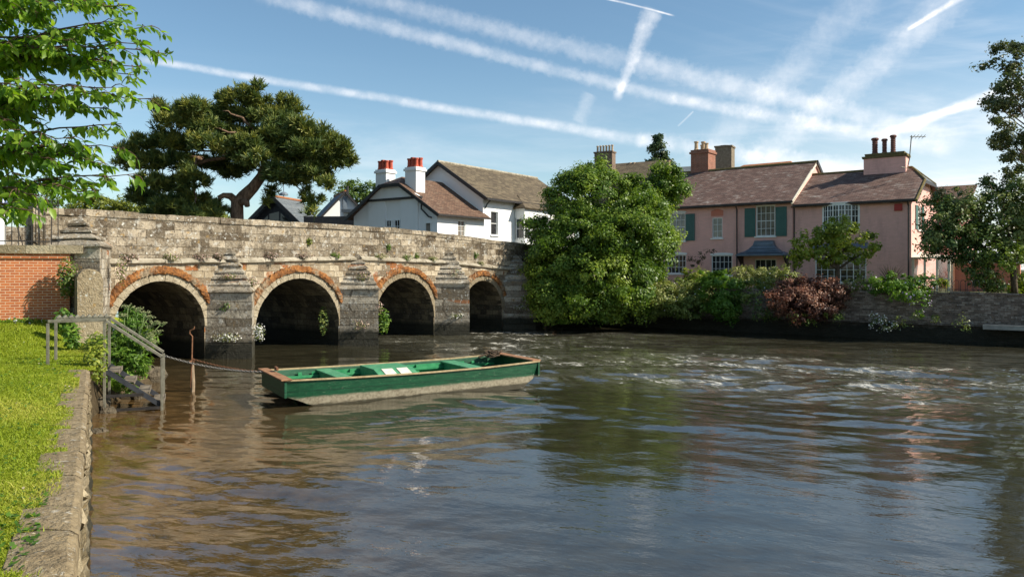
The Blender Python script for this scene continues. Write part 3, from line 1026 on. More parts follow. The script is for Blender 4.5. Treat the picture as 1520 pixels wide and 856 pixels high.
# cutwaters with stepped pyramid caps
CUT = [(-5.2, .92, 1.28, 3.66, 4.50, 4, 'cutwater'), (-.22, .96, 1.27, 2.24, 3.72, 7, 'cutwater'), (5.5, .96, 1.27, 2.20, 3.64, 7, 'cutwater'),
       (11.0, .98, 1.27, 2.36, 3.92, 7, 'cutwater'), (16.1, 1.0, 1.27, 2.35, 3.75, 7, 'cutwater')]
for c, hw, pr, ze, zt_, ns, nm in CUT:
    b = MB()
    nlev = 10
    for i in range(nlev):
        z0, z1 = -.6 + (ze + .6) * i / nlev, -.6 + (ze + .6) * (i + 1) / nlev
        b.prism([(c - hw, .02, z0), (c, -pr, z0), (c + hw, .02, z0)], (0, 0, z1 - z0 - .006))
    cut = b.build(nm, M['cutwater'], bridge, jit=.008)
    k = MB()
    for i in range(ns):
        f0 = 1.07 - (1.07 - .10) * i / ns
        f1 = max(.05, 1.07 - (1.07 - .10) * (i + 1.38) / ns)
        z0 = ze + (zt_ - ze) * i / ns
        z1 = ze + (zt_ - ze) * (i + 1) / ns
        lip = .05
        tri = lambda f, z: [(c - hw * f, .03, z), (c - hw * f * .30 + random.uniform(-.02, .02), -pr * f * .70, z), (c, -pr * f, z), (c + hw * f * .30, -pr * f * .70, z), (c + hw * f, .03, z)]
        A, B_, C_ = tri(f0, z0), tri(f0, z0 + lip), tri(f1, z1)
        vs = A + B_ + C_
        fs = [(4, 3, 2, 1, 0), (10, 11, 12, 13, 14)]
        for r_ in (0, 5):
            fs += [(r_ + j, r_ + j + 1, r_ + j + 6, r_ + j + 5) for j in range(4)] + [(r_ + 4, r_, r_ + 5, r_ + 9)]
        k.add(vs, fs)
    k.build('pyramid_cap', M['cutwater'], cut, jit=.018)

# plateau of road and pavement behind the brick wall
rp = MB()
rp.prism([(-12.9, 22.6, 2.0), (-45, 11, 2.0), (-45, 70, 2.0), (-17, 31, 2.0)], (0, 0, 1.2))
tag(rp.build('road', M['tarmac']), kind='structure')

# ------------------------------------------------------------------ red brick wall, railing fence, round-topped wall
bw = thing('brick_wall', 'orange red brick retaining wall with stone coping below the iron fence', 'wall', (-12.62, 22.1, 0), R(19.9))
b = MB(); b.box(-9, 0, 0, .4, .8, 3.455); b.build('wall', M['brick'], bw)
b = MB(); b.box(-9, .0, -.045, .1, 3.32, 3.40); b.build('string_course', M['brick'], bw)
b = MB()
x = -9
while x < .3:
    t = min(x + random.uniform(.8, 1.1), .36)
    b.box(x, t - .006, -.10, .46, 3.458, 3.685 + random.uniform(-.006, .006)); x = t
    if t >= .36: break
b.build('coping', M['coping'], bw, jit=.008)

fence = thing('iron_fence', 'black iron railings standing on the coping of the brick wall', 'fence', (-12.62, 22.1, 3.685), R(19.9))
b = MB(); b.box(-6, -.28, .155, .185, 1.12, 1.16); b.box(-6, -.28, .16, .18, .10, .13); b.build('rail', M['iron'], fence)
for i in range(36):
    x = -.32 - i * .163
    b = MB(); b.tube([(x, .17, 0), (x, .17, 1.27), (x, .17, 1.33)], [.012, .012, .003], 6)
    b.build('fence_bar', M['iron'], fence)
b = MB(); b.tube([(-1.22, .30, 0), (-1.36, .18, .62)], .012, 6); b.build('stay', M['iron'], fence)

wp = thing('gate_post', 'white post topped by pale blue cloth behind the iron fence', 'post', (-16.15, 24.2, 3.2))
b = MB(); b.lathe((0, 0, 0), [(.34, 0), (.34, .12), (.29, .16), (.28, 1.62), (.36, 1.68), (.36, 1.82), (.2, 1.9)], 18); b.build('post', M['wpaint'], wp)
b = MB()
for i in range(26):
    a_ = random.uniform(0, 6.28); r_ = random.uniform(.05, .42)
    p = Vector((r_ * math.cos(a_), r_ * math.sin(a_), 1.95 + random.uniform(-.05, .32)))
    b.tube([p + Vector((0, 0, -.24)), p + Vector((random.uniform(-.06, .06), 0, 0)), p + Vector((random.uniform(-.1, .1), .02, .16))], [.045, .08, .015], 7)
b.build('cloth_bundle', M['bluecloth'], wp, smooth=True)

rw = thing('round_topped_wall', 'lichen spotted stone wall end with rounded top beside the brick wall', 'wall', (-11.08, 20.35, 0), math.atan2(1.65, -1.0) - R(90))
b = MB()
prof = [(-.30, .55), (-.30, 2.72)] + [(-.30 * math.cos(t), 2.72 + .30 * math.sin(t)) for t in np.linspace(0, math.pi, 13)[1:-1]] + [(.30, 2.72), (.30, .55)]
for i in range(6):
    b.prism([(x + random.uniform(-.008, .008), i * .34, z) for x, z in prof], (0, .335, 0))
b.build('wall', M['pillar'], rw, jit=.012)
b = MB(); b.box(-.36, .36, -.08, 2.0, .4, 1.62); b.build('plinth', M['coping'], rw, jit=.02)

# ------------------------------------------------------------------ far river wall
fw = thing('river_wall', 'long sooty brick and flint river wall below the pink house garden', 'wall', FW0, math.atan2(-FWU.y, -FWU.x))
b = MB()
n = 130
xs = np.linspace(-22.2, 45, n)
lv = [-.6, .35, .62, .66, 1.1, 1.6, 1.98]
off = [.10, .10, .10, 0, 0, 0, 0]
vs, fs = [], []
for x in xs:
    for z, o in zip(lv, off):
        vs.append((x, o + random.uniform(-.02, .02), z + random.uniform(-.012, .012)))
m = len(lv)
for i in range(n - 1):
    for j in range(m - 1):
        fs.append((i * m + j, (i + 1) * m + j, (i + 1) * m + j + 1, i * m + j + 1))
b.add(vs, fs)
b.box(-22.2, 45, .05, .35, 1.2, 1.97)
b.build('wall', M['fbrick'], fw)
b = MB()
x = -22
while x < 45:
    t = x + random.uniform(.35, .7); b.box(x, t - .01, -.05, .37, 1.972, 2.06 + random.uniform(-.03, .03)); x = t
b.build('coping', M['fbrick'], fw, jit=.015)
b = MB(); b.box(-1.3, 16, -.75, -.03, .62, .80); b.build('landing_ledge', M['concrete'], fw, jit=.01)


# ================================================================== HOUSES
def wall_holes(mb, x0, x1, z0, z1, holes, y=0.0, depth=.12):
    """wall face in the local XZ plane with real rectangular openings and reveals"""
    xs = sorted({x0, x1} | {h[0] for h in holes} | {h[1] for h in holes})
    zs = sorted({z0, z1} | {h[2] for h in holes} | {h[3] for h in holes})
    for xa, xb in zip(xs[:-1], xs[1:]):
        for za, zb in zip(zs[:-1], zs[1:]):
            mx, mz = (xa + xb) / 2, (za + zb) / 2
            if any(h[0] < mx < h[1] and h[2] < mz < h[3] for h in holes): continue
            mb.add([(xa, y, za), (xb, y, za), (xb, y, zb), (xa, y, zb)], [(0, 1, 2, 3)])
    for a, b, c, d in holes:
        mb.add([(a, y, c), (b, y, c), (b, y, d), (a, y, d), (a, y + depth, c), (b, y + depth, c), (b, y + depth, d), (a, y + depth, d)],
               [(0, 4, 5, 1), (1, 5, 6, 2), (2, 6, 7, 3), (3, 7, 4, 0)])


def turned(mb, fn):
    mb.v = [tuple(fn(*v)) for v in mb.v]
    return mb


SIDE = lambda X: (lambda x, y, z: (X - y, x, z))      # a facade on the right-hand side wall (faces +X)


def window(root, x0, x1, z0, z1, nx, nz, y=0.0, depth=.09, fw=.055, bar=.022, sill=True, head=0.0, glass='glass', mat='wpaint', mid=None, fn=None, name='window', out=.0):
    b = MB()
    ya, yb = y + depth - .05 - out, y + depth + .02 - out
    b.box(x0, x0 + fw, ya, yb, z0, z1); b.box(x1 - fw, x1, ya, yb, z0, z1)
    b.box(x0 + fw, x1 - fw, ya, yb, z0, z0 + fw); b.box(x0 + fw, x1 - fw, ya, yb, z1 - fw, z1)
    for i in range(1, nx):
        X = x0 + (x1 - x0) * i / nx
        w = bar * (1.9 if mid and i in mid else 1)
        b.box(X - w / 2, X + w / 2, ya + .012, yb - .005, z0 + fw, z1 - fw)
    for j in range(1, nz):
        Z = z0 + (z1 - z0) * j / nz
        w = bar * (1.7 if nz % 2 == 0 and j == nz // 2 else 1)
        b.box(x0 + fw, x1 - fw, ya + .015, yb - .008, Z - w / 2, Z + w / 2)
    if head:
        pts = [(x0 - .06, z1 + .003)] + [(x0 - .06 + (x1 - x0 + .12) * t, z1 + .10 + head * math.sin(math.pi * t)) for t in np.linspace(0, 1, 9)] + [(x1 + .06, z1 + .003)]
        b.prism([(px, y - .03 - out, pz_) for px, pz_ in pts], (0, .06, 0))
    if fn: turned(b, fn)
    w = b.build(name, M[mat], root)
    p = MB(); p.box(x0 + .01, x1 - .01, yb - .02, yb + .01, z0 + .01, z1 - .01)
    if fn: turned(p, fn)
    p.build('pane', M[glass], w)
    if sill:
        s = MB(); s.box(x0 - .08, x1 + .08, y - .09 - out, y + depth - .052 - out, z0 - .085, z0 - .004)
        if fn: turned(s, fn)
        s.build('sill', M[mat], w)
    return w


def slab(mb, poly, th=.09):
    """roof plane with thickness, poly seen from above counter-clockwise"""
    a = [Vector(p) for p in poly]
    n = (a[1] - a[0]).cross(a[2] - a[0]).normalized()
    if n.z < 0: n = -n
    mb.prism([p for p in a], -n * th)


def pot(mb, c, r, h, n=10):
    mb.lathe(c, [(r * 1.15, 0), (r * 1.1, h * .1), (r * .88, h * .2), (r * .8, h * .8), (r * 1.05, h * .86), (r * 1.05, h)], n)


# ------------------------------------------------------------------ pink house
PO = Vector((16.3, 45.0, 1.9)); PA = math.atan2(-.62, .784)
pink = thing('pink_house', 'long pink painted brick house with tiled roofs facing the river', 'house', PO, PA)
def fx(px, py):       # photo point on the facade plane -> local x, z
    r = (px - CX) / F
    L = (r * PO.y - PO.x) / (PA_C + r * .62)
    d = PO.y - .62 * L
    return L, EYE + (HY - py) / F * d - PO.z
PA_C = .784
EA = 5.18
XL, XR, XE = -9.6, 0.0, 6.23
W1 = (-8.05, -6.75, 2.92, 4.70); W2 = (-4.95, -4.28, 3.05, 4.30); W2n = (-4.98, -4.25, 4.30, 4.72)
W3 = (-2.17, -1.02, 3.08, 4.90); W4 = (-8.0, -6.70, .85, 2.05); W5 = (-5.0, -3.65, .75, 1.98)
DR = (-2.25, -.95, .0, 1.72)
b = MB()
wall_holes(b, XL, XR, -.6, EA, [W1, W2, W3, W4, W5, DR])
b.add([(XR, 0, -.6), (XR, 8.4, -.6), (XR, 8.4, EA), (XR, 4.2, EA + 2.55), (XR, 0, EA)], [(0, 1, 2, 3, 4)])
b.add([(XL, 0, -.6), (XL, 8.4, -.6), (XL, 8.4, EA), (XL, 4.2, EA + 2.55), (XL, 0, EA)], [(4, 3, 2, 1, 0)])
b.add([(XL, 8.4, -.6), (XR, 8.4, -.6), (XR, 8.4, EA), (XL, 8.4, EA)], [(3, 2, 1, 0)])
b.build('wall', M['pink'], pink)
b = MB()
FW1 = (1.72, 3.62, 3.30, 4.78); FW2 = (1.25, 4.00, .35, 2.20)
EW = 4.92
wall_holes(b, XR + .003, XE, -.6, EW, [FW1, FW2], y=.05)
s_ = MB(); SW = (1.6, 2.7, 3.3, 4.6)
wall_holes(s_, .05, 7.2, -.6, EW + .02, [SW]); turned(s_, SIDE(XE))
b.v += []; base = len(b.v); b.add(s_.v, s_.f)
b.add([(XE, .05, EW), (XE, 7.2, EW), (XE, 5.0, EW + 1.15), (XE, 2.3, EW + 1.15)], [(0, 1, 2, 3)])
b.add([(XR, 7.2, -.6), (XE, 7.2, -.6), (XE, 7.2, EW), (XR, 7.2, EW)], [(3, 2, 1, 0)])
wing = b.build('wing_wall', M['pink'], pink)
# roofs
b = MB()
zo = EA + .03
slab(b, [(XL - .1, -.38, zo - .22), (XR + .10, -.38, zo - .22), (XR + .10, 4.2, zo + 2.60), (XL - .1, 4.2, zo + 2.60)], .10)
slab(b, [(XR + .10, 8.78, zo - .22), (XL - .1, 8.78, zo - .22), (XL - .1, 4.205, zo + 2.60), (XR + .10, 4.205, zo + 2.60)], .10)
roof = b.build('roof', M['tile'], pink)
b = MB(); b.tube([(XL - .1, 4.2, zo + 2.60), (XR + .1, 4.2, zo + 2.60)], .10, 8); b.build('ridge_tiles', M['moss'], roof)
b = MB(); b.beam((XR + .07, -.40, zo - .30), (XR + .07, 4.2, zo + 2.50), .06, .16); b.beam((XR + .07, 8.8, zo - .30), (XR + .07, 4.2, zo + 2.5), .06, .20)
b.build('bargeboard', M['cream'], roof)
b = MB(); b.beam((XR + .13, 8.85, zo - .34), (XR + .13, 4.15, zo + 2.60), .10, .22); b.build('rear_verge', M['black'], roof)
b = MB()
zw = EW + .03; rz_ = zw + 2.0
A_, B_, C_, D_ = (XR - .0, -.30, zw - .20), (XE + .30, -.30, zw - .20), (XE + .30, 7.5, zw - .2), (XR, 7.5, zw - .2)
Rl, Rr = (XR, 3.65, rz_), (XE - .65, 3.65, rz_)
H1, H2 = (XE + .28, 2.15, zw + 1.10), (XE + .28, 5.15, zw + 1.10)
slab(b, [A_, B_, H1, Rr, Rl], .10)
slab(b, [C_, D_, (XR, 3.655, rz_), (XE - .65, 3.655, rz_), H2], .10)
wr = b.build('wing_roof', M['tile'], pink)
b = MB(); slab(b, [H1, H2, Rr], .08); b.build('half_hip', M['slate'], wr)
b = MB(); b.tube([Rl, Rr], .09, 8); b.tube([Rr, H1, B_], .07, 7); b.tube([Rr, H2], .07, 7); b.build('ridge_tiles', M['moss'], wr)
b = MB(); b.beam((XE + .30, -.30, zw - .30), (XE + .30, 2.15, zw + 1.02), .05, .18); b.beam((XE + .30, 2.15, zw + 1.0), (XE + .30, 5.15, zw + 1.0), .05, .18)
b.beam((XE + .30, 5.15, zw + 1.0), (XE + .30, 7.5, zw - .30), .05, .18); b.build('bargeboard', M['black'], wr)
# rear roof just showing past the wing
b = MB(); slab(b, [(XE - 1.5, 7.4, zw + .1), (XE + 1.7, 7.4, zw + .1), (XE + 1.7, 10.4, zw + 1.45), (XE - 1.5, 10.4, zw + 1.45)]); b.build('rear_roof', M['tileb'], pink)
b = MB(); b.box(XE - 1.4, XE + 1.5, 7.8, 12, -.5, zw - .0); b.build('rear_wall', M['pink'], pink)
# gutters and downpipes
b = MB(); b.beam((XL, -.40, EA - .16), (XR + .12, -.40, EA - .16), .12, .11); b.box(XL, XR, -.30, -.002, EA - .20, EA - .10); b.build('gutter', M['black'], pink)
b = MB(); b.beam((XR + .12, -.32, EW - .14), (XE + .26, -.32, EW - .14), .11, .10); b.box(XR + .12, XE, -.24, .048, EW - .18, EW - .09); b.build('gutter', M['black'], pink)
for X, z1 in ((-3.32, EA - .15), (.12, EA - .28), (XE - .10, EW - .15)):
    b = MB(); b.tube([(X, -.36, z1), (X, -.10, z1 - .28), (X, -.08, -.4)], .042, 7); b.build('downpipe', M['black'], pink)
# windows
window(pink, *W1, 4, 4, head=.06, glass='glassb')
window(pink, *W2, 2, 3, glass='glassb')
window(pink, *W3, 4, 4, head=.07, glass='glassb')
window(pink, *W4, 5, 3, head=.06)
window(pink, *W5, 5, 3, head=.06)
for x0, x1, z0, z1 in ((-2.86, -2.2, 3.05, 4.78), (-.99, -.33, 3.05, 4.78), (-6.72, -6.10, 2.92, 4.62), (-8.7, -8.08, 2.92, 4.62)):
    b = MB(); b.box(x0, x1, -.05, -.004, z0, z1)
    for k in range(1, 5): b.box(x0 + (x1 - x0) * k / 5 - .006, x0 + (x1 - x0) * k / 5 + .006, -.056, -.05, z0 + .03, z1 - .03)
    b.build('shutter', M['shutter'], pink)
b = MB()
pts = [(-5.02 + .80 * t, 4.36 + .36 + .10 * math.sin(math.pi * t)) for t in np.linspace(0, 1, 9)]
b.prism([(x, -.012, z) for x, z in [(-5.02, 4.40)] + pts + [(-4.22, 4.40)]], (0, .011, 0)); b.build('blind_arch', M['salmon'], pink)
# door with lead canopy
d = window(pink, DR[0], DR[1], DR[2], DR[3], 4, 3, mid=(2,), sill=False, name='door', mat='cream')
b = MB()
sec = [(-1.45, .0, 0), (-1.30, .10, 0), (-1.02, .20, 0), (-.80, .36, 0), (-.62, .56, 0), (-.55, .78, 0)]
cx, cz0, dp = -1.60, 1.98, 1.0
for (a0, h0, _), (a1, h1, _) in zip(sec[:-1], sec[1:]):
    q0, q1 = dp * (-a0) / 1.45, dp * (-a1) / 1.45 * .9
    b.add([(cx + a0, -.02, cz0 + h0), (cx + a0, -q0, cz0 + h0), (cx - a0, -q0, cz0 + h0), (cx - a0, -.02, cz0 + h0),
           (cx + a1, -.02, cz0 + h1), (cx + a1, -q1, cz0 + h1), (cx - a1, -q1, cz0 + h1), (cx - a1, -.02, cz0 + h1)],
          [(0, 1, 5, 4), (1, 2, 6, 5), (2, 3, 7, 6)])
b.box(cx - 1.45, cx + 1.45, -1.0, -.02, cz0 - .07, cz0 - .004)
b.box(cx - .55, cx + .55, -.36, -.02, cz0 + .79, cz0 + .83)
b.build('door_canopy', M['lead'], pink)
b = MB()
for sx in (-1, 1):
    b = MB()
    b.prism([(cx + sx * 1.36 - .03, -.01, cz0 - .08), (cx + sx * 1.36 - .03, -.9, cz0 - .08), (cx + sx * 1.36 - .03, -.01, cz0 - .95)], (.06, 0, 0))
    b.build('canopy_bracket', M['black'], pink)
# bowed first-floor window of the wing
bow = MB(); pn = MB()
nb = 6
def bowp(t, o=0): return (FW1[0] + (FW1[1] - FW1[0]) * t, .03 - .42 * math.sin(math.pi * t) ** .8 - o)
for i in range(nb):
    p, q = bowp(i / nb), bowp((i + 1) / nb)
    pn.add([(p[0], p[1], FW1[2]), (q[0], q[1], FW1[2]), (q[0], q[1], FW1[3]), (p[0], p[1], FW1[3])], [(0, 1, 2, 3)])
    for z, w in ((FW1[2] + .05, .10), (FW1[2] + .40, .025), (FW1[2] + .75, .025), (FW1[2] + 1.10, .025), (FW1[3] - .06, .12)):
        bow.beam((p[0], p[1] - .01, z), (q[0], q[1] - .01, z), .05, w)
for i in range(nb + 1):
    p = bowp(i / nb); w = .10 if i in (0, nb) else .05
    bow.beam((p[0], p[1] - .012, FW1[2]), (p[0], p[1] - .012, FW1[3]), w, .06)
for i in range(nb):
    p = bowp((i + .5) / nb); bow.beam((p[0], p[1] - .012, FW1[2]), (p[0], p[1] - .012, FW1[3]), .022, .04)
wb = bow.build('bow_window', M['wpaint'], pink); pn.build('pane', M['glass'], wb)
b = MB(); b.prism([(bowp(t, .08)[0], bowp(t, .08)[1], FW1[3] + .003) for t in np.linspace(0, 1, 9)], (0, 0, .06)); b.build('window_top', M['wpaint'], wb)
b = MB(); b.prism([(bowp(t, .08)[0], bowp(t, .08)[1], FW1[2] - .09) for t in np.linspace(0, 1, 9)], (0, 0, .085)); b.build('sill', M['wpaint'], wb)
window(pink, *FW2, 8, 5, y=.05, mid=(2, 4, 6), fw=.07)
b = MB(); slab(b, [(1.05, -.50, 2.28), (4.22, -.50, 2.28), (4.10, .04, 2.58), (1.15, .04, 2.58)], .06); b.build('window_canopy', M['lead'], pink)
window(pink, *SW, 2, 4, fn=SIDE(XE), glass='glassb')
for y0, y1 in ((1.05, 1.55), (2.75, 3.25)):
    b = MB(); b.box(y0, y1, -.05, -.004, 3.3, 4.6); turned(b, SIDE(XE)); b.build('shutter', M['shutter'], pink)
b = MB(); b.box(5.42, 5.80, -.06, .045, 4.25, 4.62); b.build('alarm_box', M['red'], pink, bevel=.012)
# chimney of the wing
b = MB(); b.box(3.10, 5.35, 3.1, 3.95, rz_ - 1.2 + EW - EW, rz_ + .62); ch = b.build('chimney', M['pink'], pink)
b = MB(); b.prism([(3.02, 3.02, rz_ + .622), (5.43, 3.02, rz_ + .622), (5.43, 4.03, rz_ + .622), (3.02, 4.03, rz_ + .622)], (0, 0, .14))
b.prism([(3.16, 3.12, rz_ + .765), (5.29, 3.12, rz_ + .765), (5.22, 3.93, rz_ + .765), (3.22, 3.93, rz_ + .765)], (0, 0, .16))
b.build('chimney_cap', M['moss'], ch, jit=.02)
for X, h, r in ((3.62, .95, .17), (4.14, .85, .14), (4.60, 1.02, .15)):
    b = MB()
    prof = [(r * 1.1, 0), (r, .08)]
    for k in range(7):
        z = .1 + (h - .25) * k / 7
        prof += [(r * .82, z + .02), (r * 1.0, z + .06), (r * .82, z + .10)]
    prof += [(r * 1.25, h - .12), (r * 1.25, h - .05), (r * .9, h)]
    b.lathe((X, 3.52, rz_ + .92), prof, 12); b.build('chimney_pot', M['potd'], ch)
# left-hand brick chimney on the party wall
b = MB(); b.box(XL + 1.28, XL + 2.55, 4.1, 5.3, EA + .5, EA + 3.85); c2 = b.build('chimney', M['chimbrick'], pink)
c2['label'] = 'tall red brick chimney stack with buff pots'
b = MB(); b.box(XL + 1.20, XL + 2.63, 4.02, 5.38, EA + 3.853, EA + 4.0); b.box(XL + 1.27, XL + 2.56, 4.09, 5.31, EA + 4.003, EA + 4.12); b.build('chimney_cap', M['chimbrick'], c2, jit=.01)
for k, (X, Y) in enumerate(((1.55, 4.4), (1.9, 4.75), (2.25, 4.5), (1.7, 5.05))):
    b = MB(); pot(b, (XL + X, Y, EA + 4.12), .15, .62 if k < 2 else .45); b.build('chimney_pot', M['potb'], c2)

aer = thing('tv_aerial', 'thin grey television aerial pole beside the pink chimney', 'aerial', at(1352, 268, 43.3))
b = MB(); p0 = at(1347, 250, 43.3); p1 = at(1350, 236, 43.3); p2 = at(1353, 201, 43.3)
b.tube([at(1338, 248, 43.2), p0, p1, p2], .028, 6); b.beam(at(1351, 203, 43.3), at(1374, 203, 43.5), .035)
for px in (1356, 1361, 1366, 1371): b.beam(at(px, 201, 43.3) + Vector((0, -.2, 0)), at(px, 205, 43.3) + Vector((0, .2, 0)), .018)
b.build('pole', M['steel'], aer, world=True)

# porch, salmon garden wall and little railing right of the house
por = thing('glazed_porch', 'cream framed glazed porch against the sunlit side of the pink house', 'porch', PO + Vector((XE * .784 + .2 * .62, -XE * .62 + .2 * .784, 0)), PA)
b = MB()
for X in (.05, .62, 1.2, 1.75): b.box(X - .05, X + .05, -.05, .05, -.1, 1.72)
for X in (.05, 1.75): b.box(X - .07, X + .07, -.06, .06, 1.0, 1.74)
for z in (-.05, .62, 1.70): b.box(.0, 1.8, -.045, .045, z - .03, z + .04)
for Y in (.8, 1.6): b.box(1.70, 1.80, Y - .05, Y + .05, -.1, 1.72)
b.box(1.71, 1.79, .0, 1.7, 1.67, 1.74)
b.build('frame', M['cream'], por)
b = MB(); b.box(.05, 1.75, .0, .012, 0, 1.68); b.box(1.74, 1.752, .0, 1.7, 0, 1.68)
mg, gg = new_mat('clear_porch_glass')
gl = gg.n('BsdfGlossy', Roughness=.05); tr = gg.n('BsdfTransparent'); mx = gg.n('MixShader'); mx.inputs[0].default_value = .16
gg.nt.links.new(tr.outputs[0], mx.inputs[1]); gg.nt.links.new(gl.outputs[0], mx.inputs[2]); finish(gg, mx)
b.build('pane', mg, por)
b = MB(); slab(b, [(-.0, -.2, 1.76), (1.95, -.2, 1.76), (1.95, 1.9, 1.80), (0, 1.9, 2.05)], .05); b.build('roof', M['cream'], por)
gw = thing('garden_wall', 'salmon pink garden wall with pale capping right of the glazed porch', 'wall', PO + Vector((8.1 * .784 + 1.1 * .62, -8.1 * .62 + 1.1 * .784, 0)), PA)
b = MB(); b.box(0, 2.9, 0, .3, -.2, 1.42); b.build('wall', M['salmon'], gw)
b = MB(); b.box(-.1, 3.0, -.06, .36, 1.424, 1.62); b.build('capping', M['cream'], gw)
gr = thing('garden_railing', 'low hooped iron railing on the river wall by the salmon wall', 'fence', FW0 + FWU * 1.4 - FWN * .2 + Vector((0, 0, 2.05)), math.atan2(-FWU.y, -FWU.x))
b = MB()
for k in range(9):
    x = -2.2 + k * .24
    b.tube([(x, 0, 0), (x, 0, .42)] + [(x + .09 - .09 * math.cos(t), 0, .42 + .09 * math.sin(t)) for t in np.linspace(.4, 2.7, 5)] + [(x + .18, 0, .42), (x + .18, 0, 0)], .011, 5)
b.beam((-2.3, 0, .12), (.1, 0, .12), .02); b.build('hoops', M['iron'], gr)

# ------------------------------------------------------------------ white house beyond the bridge
WA = math.atan2(.81, .587)
wh = thing('white_house', 'white rendered house with brown tiled roofs and a bay behind the bridge', 'house', (-4.63, 48.0, 3.2), WA)
e0 = 3.42
b = MB()
# side wall (local y=0 plane, faces the sun; built facing -Y so outward is right)
SWs = [(2.0, 2.75, 1.95, 2.95)]
wall_holes(b, 0, 4.72, -1.4, e0, SWs, 0, .1)
# gable front at x=0
gpts = [(0, 0, -1.4), (0, 0, e0), (0, 2.85, 5.20), (0, 4.65, 5.20), (0, 7.5, e0), (0, 7.5, -1.4)]
b.add(gpts, [(0, 1, 2, 3, 4, 5)])
b.add([(0, 7.5, -1.4), (0, 7.5, e0), (4.7, 7.5, e0), (4.7, 7.5, -1.4)], [(0, 1, 2, 3)])
# raised breast either side of the gable windows
b.box(-.10, .0, 1.55, 3.05, -1.4, 4.28); b.box(-.10, .0, 4.45, 6.0, -1.4, 4.28)
b.prism([(-.16, 1.35, 4.42), (-.16, 2.85, 5.14), (-.16, 4.65, 5.14), (-.16, 6.15, 4.42)], (.15, 0, 0))
b.build('wall', M['white'], wh)
window(wh, *SWs[0], 2, 3, depth=.1, glass='glassb')
def gable(x0, x1, z0, z1, nx, nz, **k):
    fn = lambda x, y, z: (y - .02, 7.5 - x, z)
    return window(wh, 7.5 - x1, 7.5 - x0, z0, z1, nx, nz, y=-.06, depth=.05, fn=fn, sill=False, **k)
gable(3.10, 3.62, 2.15, 3.02, 2, 2); gable(3.86, 4.36, 2.15, 3.02, 2, 2)
gable(.45, .95, 1.5, 2.75, 1, 2, glass='glassb')
b = MB(); b.box(-.24, -.02, 1.2, 6.3, 4.29, 4.42); b.build('gable_beam', M['black'], wh)
b = MB()
rz2 = 5.88
slab(b, [(-.42, -.42, 3.24), (4.9, -.42, 3.24), (4.9, 3.75, rz2), (.75, 3.75, rz2), (-.42, 2.85, 5.30)], .10)
slab(b, [(4.9, 7.92, 3.24), (-.42, 7.92, 3.24), (-.42, 4.65, 5.30), (.75, 3.755, rz2), (4.9, 3.755, rz2)], .10)
r1 = b.build('roof', M['tileb'], wh)
b = MB(); slab(b, [(-.42, 4.65, 5.30), (-.42, 2.85, 5.30), (.75, 3.75, rz2)], .08); b.build('half_hip', M['tile'], r1)
b = MB()
for p, q in (((-.44, -.46, 3.13), (-.44, 2.85, 5.19)), ((-.44, 2.80, 5.21), (-.44, 4.70, 5.21)), ((-.44, 4.65, 5.19), (-.44, 7.96, 3.13))):
    b.beam(p, q, .06, .20)
b.build('bargeboard', M['black'], r1)
b = MB(); b.beam((-.42, -.45, 3.17), (4.9, -.45, 3.17), .10, .10); b.build('gutter', M['black'], r1)
b = MB(); b.tube([(-.20, 1.15, 4.3), (-.2, 1.15, 3.6), (-.2, .55, 3.1), (-.2, .3, 3.02)], .05, 6); b.build('downpipe', M['black'], wh)
for X, Y, zb in ((.62, 2.45, 4.4), (.35, 4.85, 4.4)):
    b = MB(); b.box(X - .42, X + .42, Y - .48, Y + .48, zb, 6.12)
    c = b.build('chimney', M['white'], wh)
    b = MB(); b.box(X - .50, X + .50, Y - .56, Y + .56, 6.123, 6.26); b.box(X - .44, X + .44, Y - .50, Y + .50, 6.263, 6.36); b.build('chimney_cap', M['white'], c)
    for i in range(2):
        for j in range(3):
            b = MB(); pot(b, (X - .2 + i * .4, Y - .30 + j * .30, 6.36), .15, .58 + .05 * ((i + j) % 2)); b.build('chimney_pot', M['pot'], c)
# tall rear block
b = MB()
et, rt = 4.78, 7.25
TW = (5.62, 6.42, 2.15, 3.75)
wall_holes(b, 4.75, 16.5, -1.4, et, [TW], .12, .14)
b.add([(4.75, .12, -1.4), (4.75, 7.7, -1.4), (4.75, 7.7, et), (4.75, 3.9, rt), (4.75, .12, et)], [(4, 3, 2, 1, 0)])
b.build('tall_wall', M['white'], wh)
b = MB()
slab(b, [(4.45, -.35, et - .22), (16.8, -.35, et - .22), (16.8, 3.9, rt + .06), (4.45, 3.9, rt + .06)], .10)
slab(b, [(16.8, 8.15, et - .22), (4.45, 8.15, et - .22), (4.45, 3.905, rt + .06), (16.8, 3.905, rt + .06)], .10)
r2 = b.build('tall_roof', M['stonetile'], wh)
b = MB(); b.tube([(4.45, 3.9, rt + .08), (16.8, 3.9, rt + .08)], .09, 7); b.build('ridge_tiles', M['ledge'], r2)
b = MB(); b.beam((4.43, -.38, et - .30), (4.43, 3.9, rt - .04), .07, .24); b.beam((4.43, 3.9, rt - .04), (4.43, 8.2, et - .30), .07, .24); b.build('bargeboard', M['black'], r2)
b = MB(); b.beam((4.5, -.38, et - .28), (16.8, -.38, et - .28), .12, .14); b.build('gutter', M['black'], r2)
window(wh, *TW, 1, 2, y=.12, depth=.14, fw=.05)
b = MB(); b.tube([(5.0, -.30, et - .35), (4.95, -.05, et - .6), (4.9, .05, 3.9)], .05, 6); b.build('downpipe', M['black'], wh)
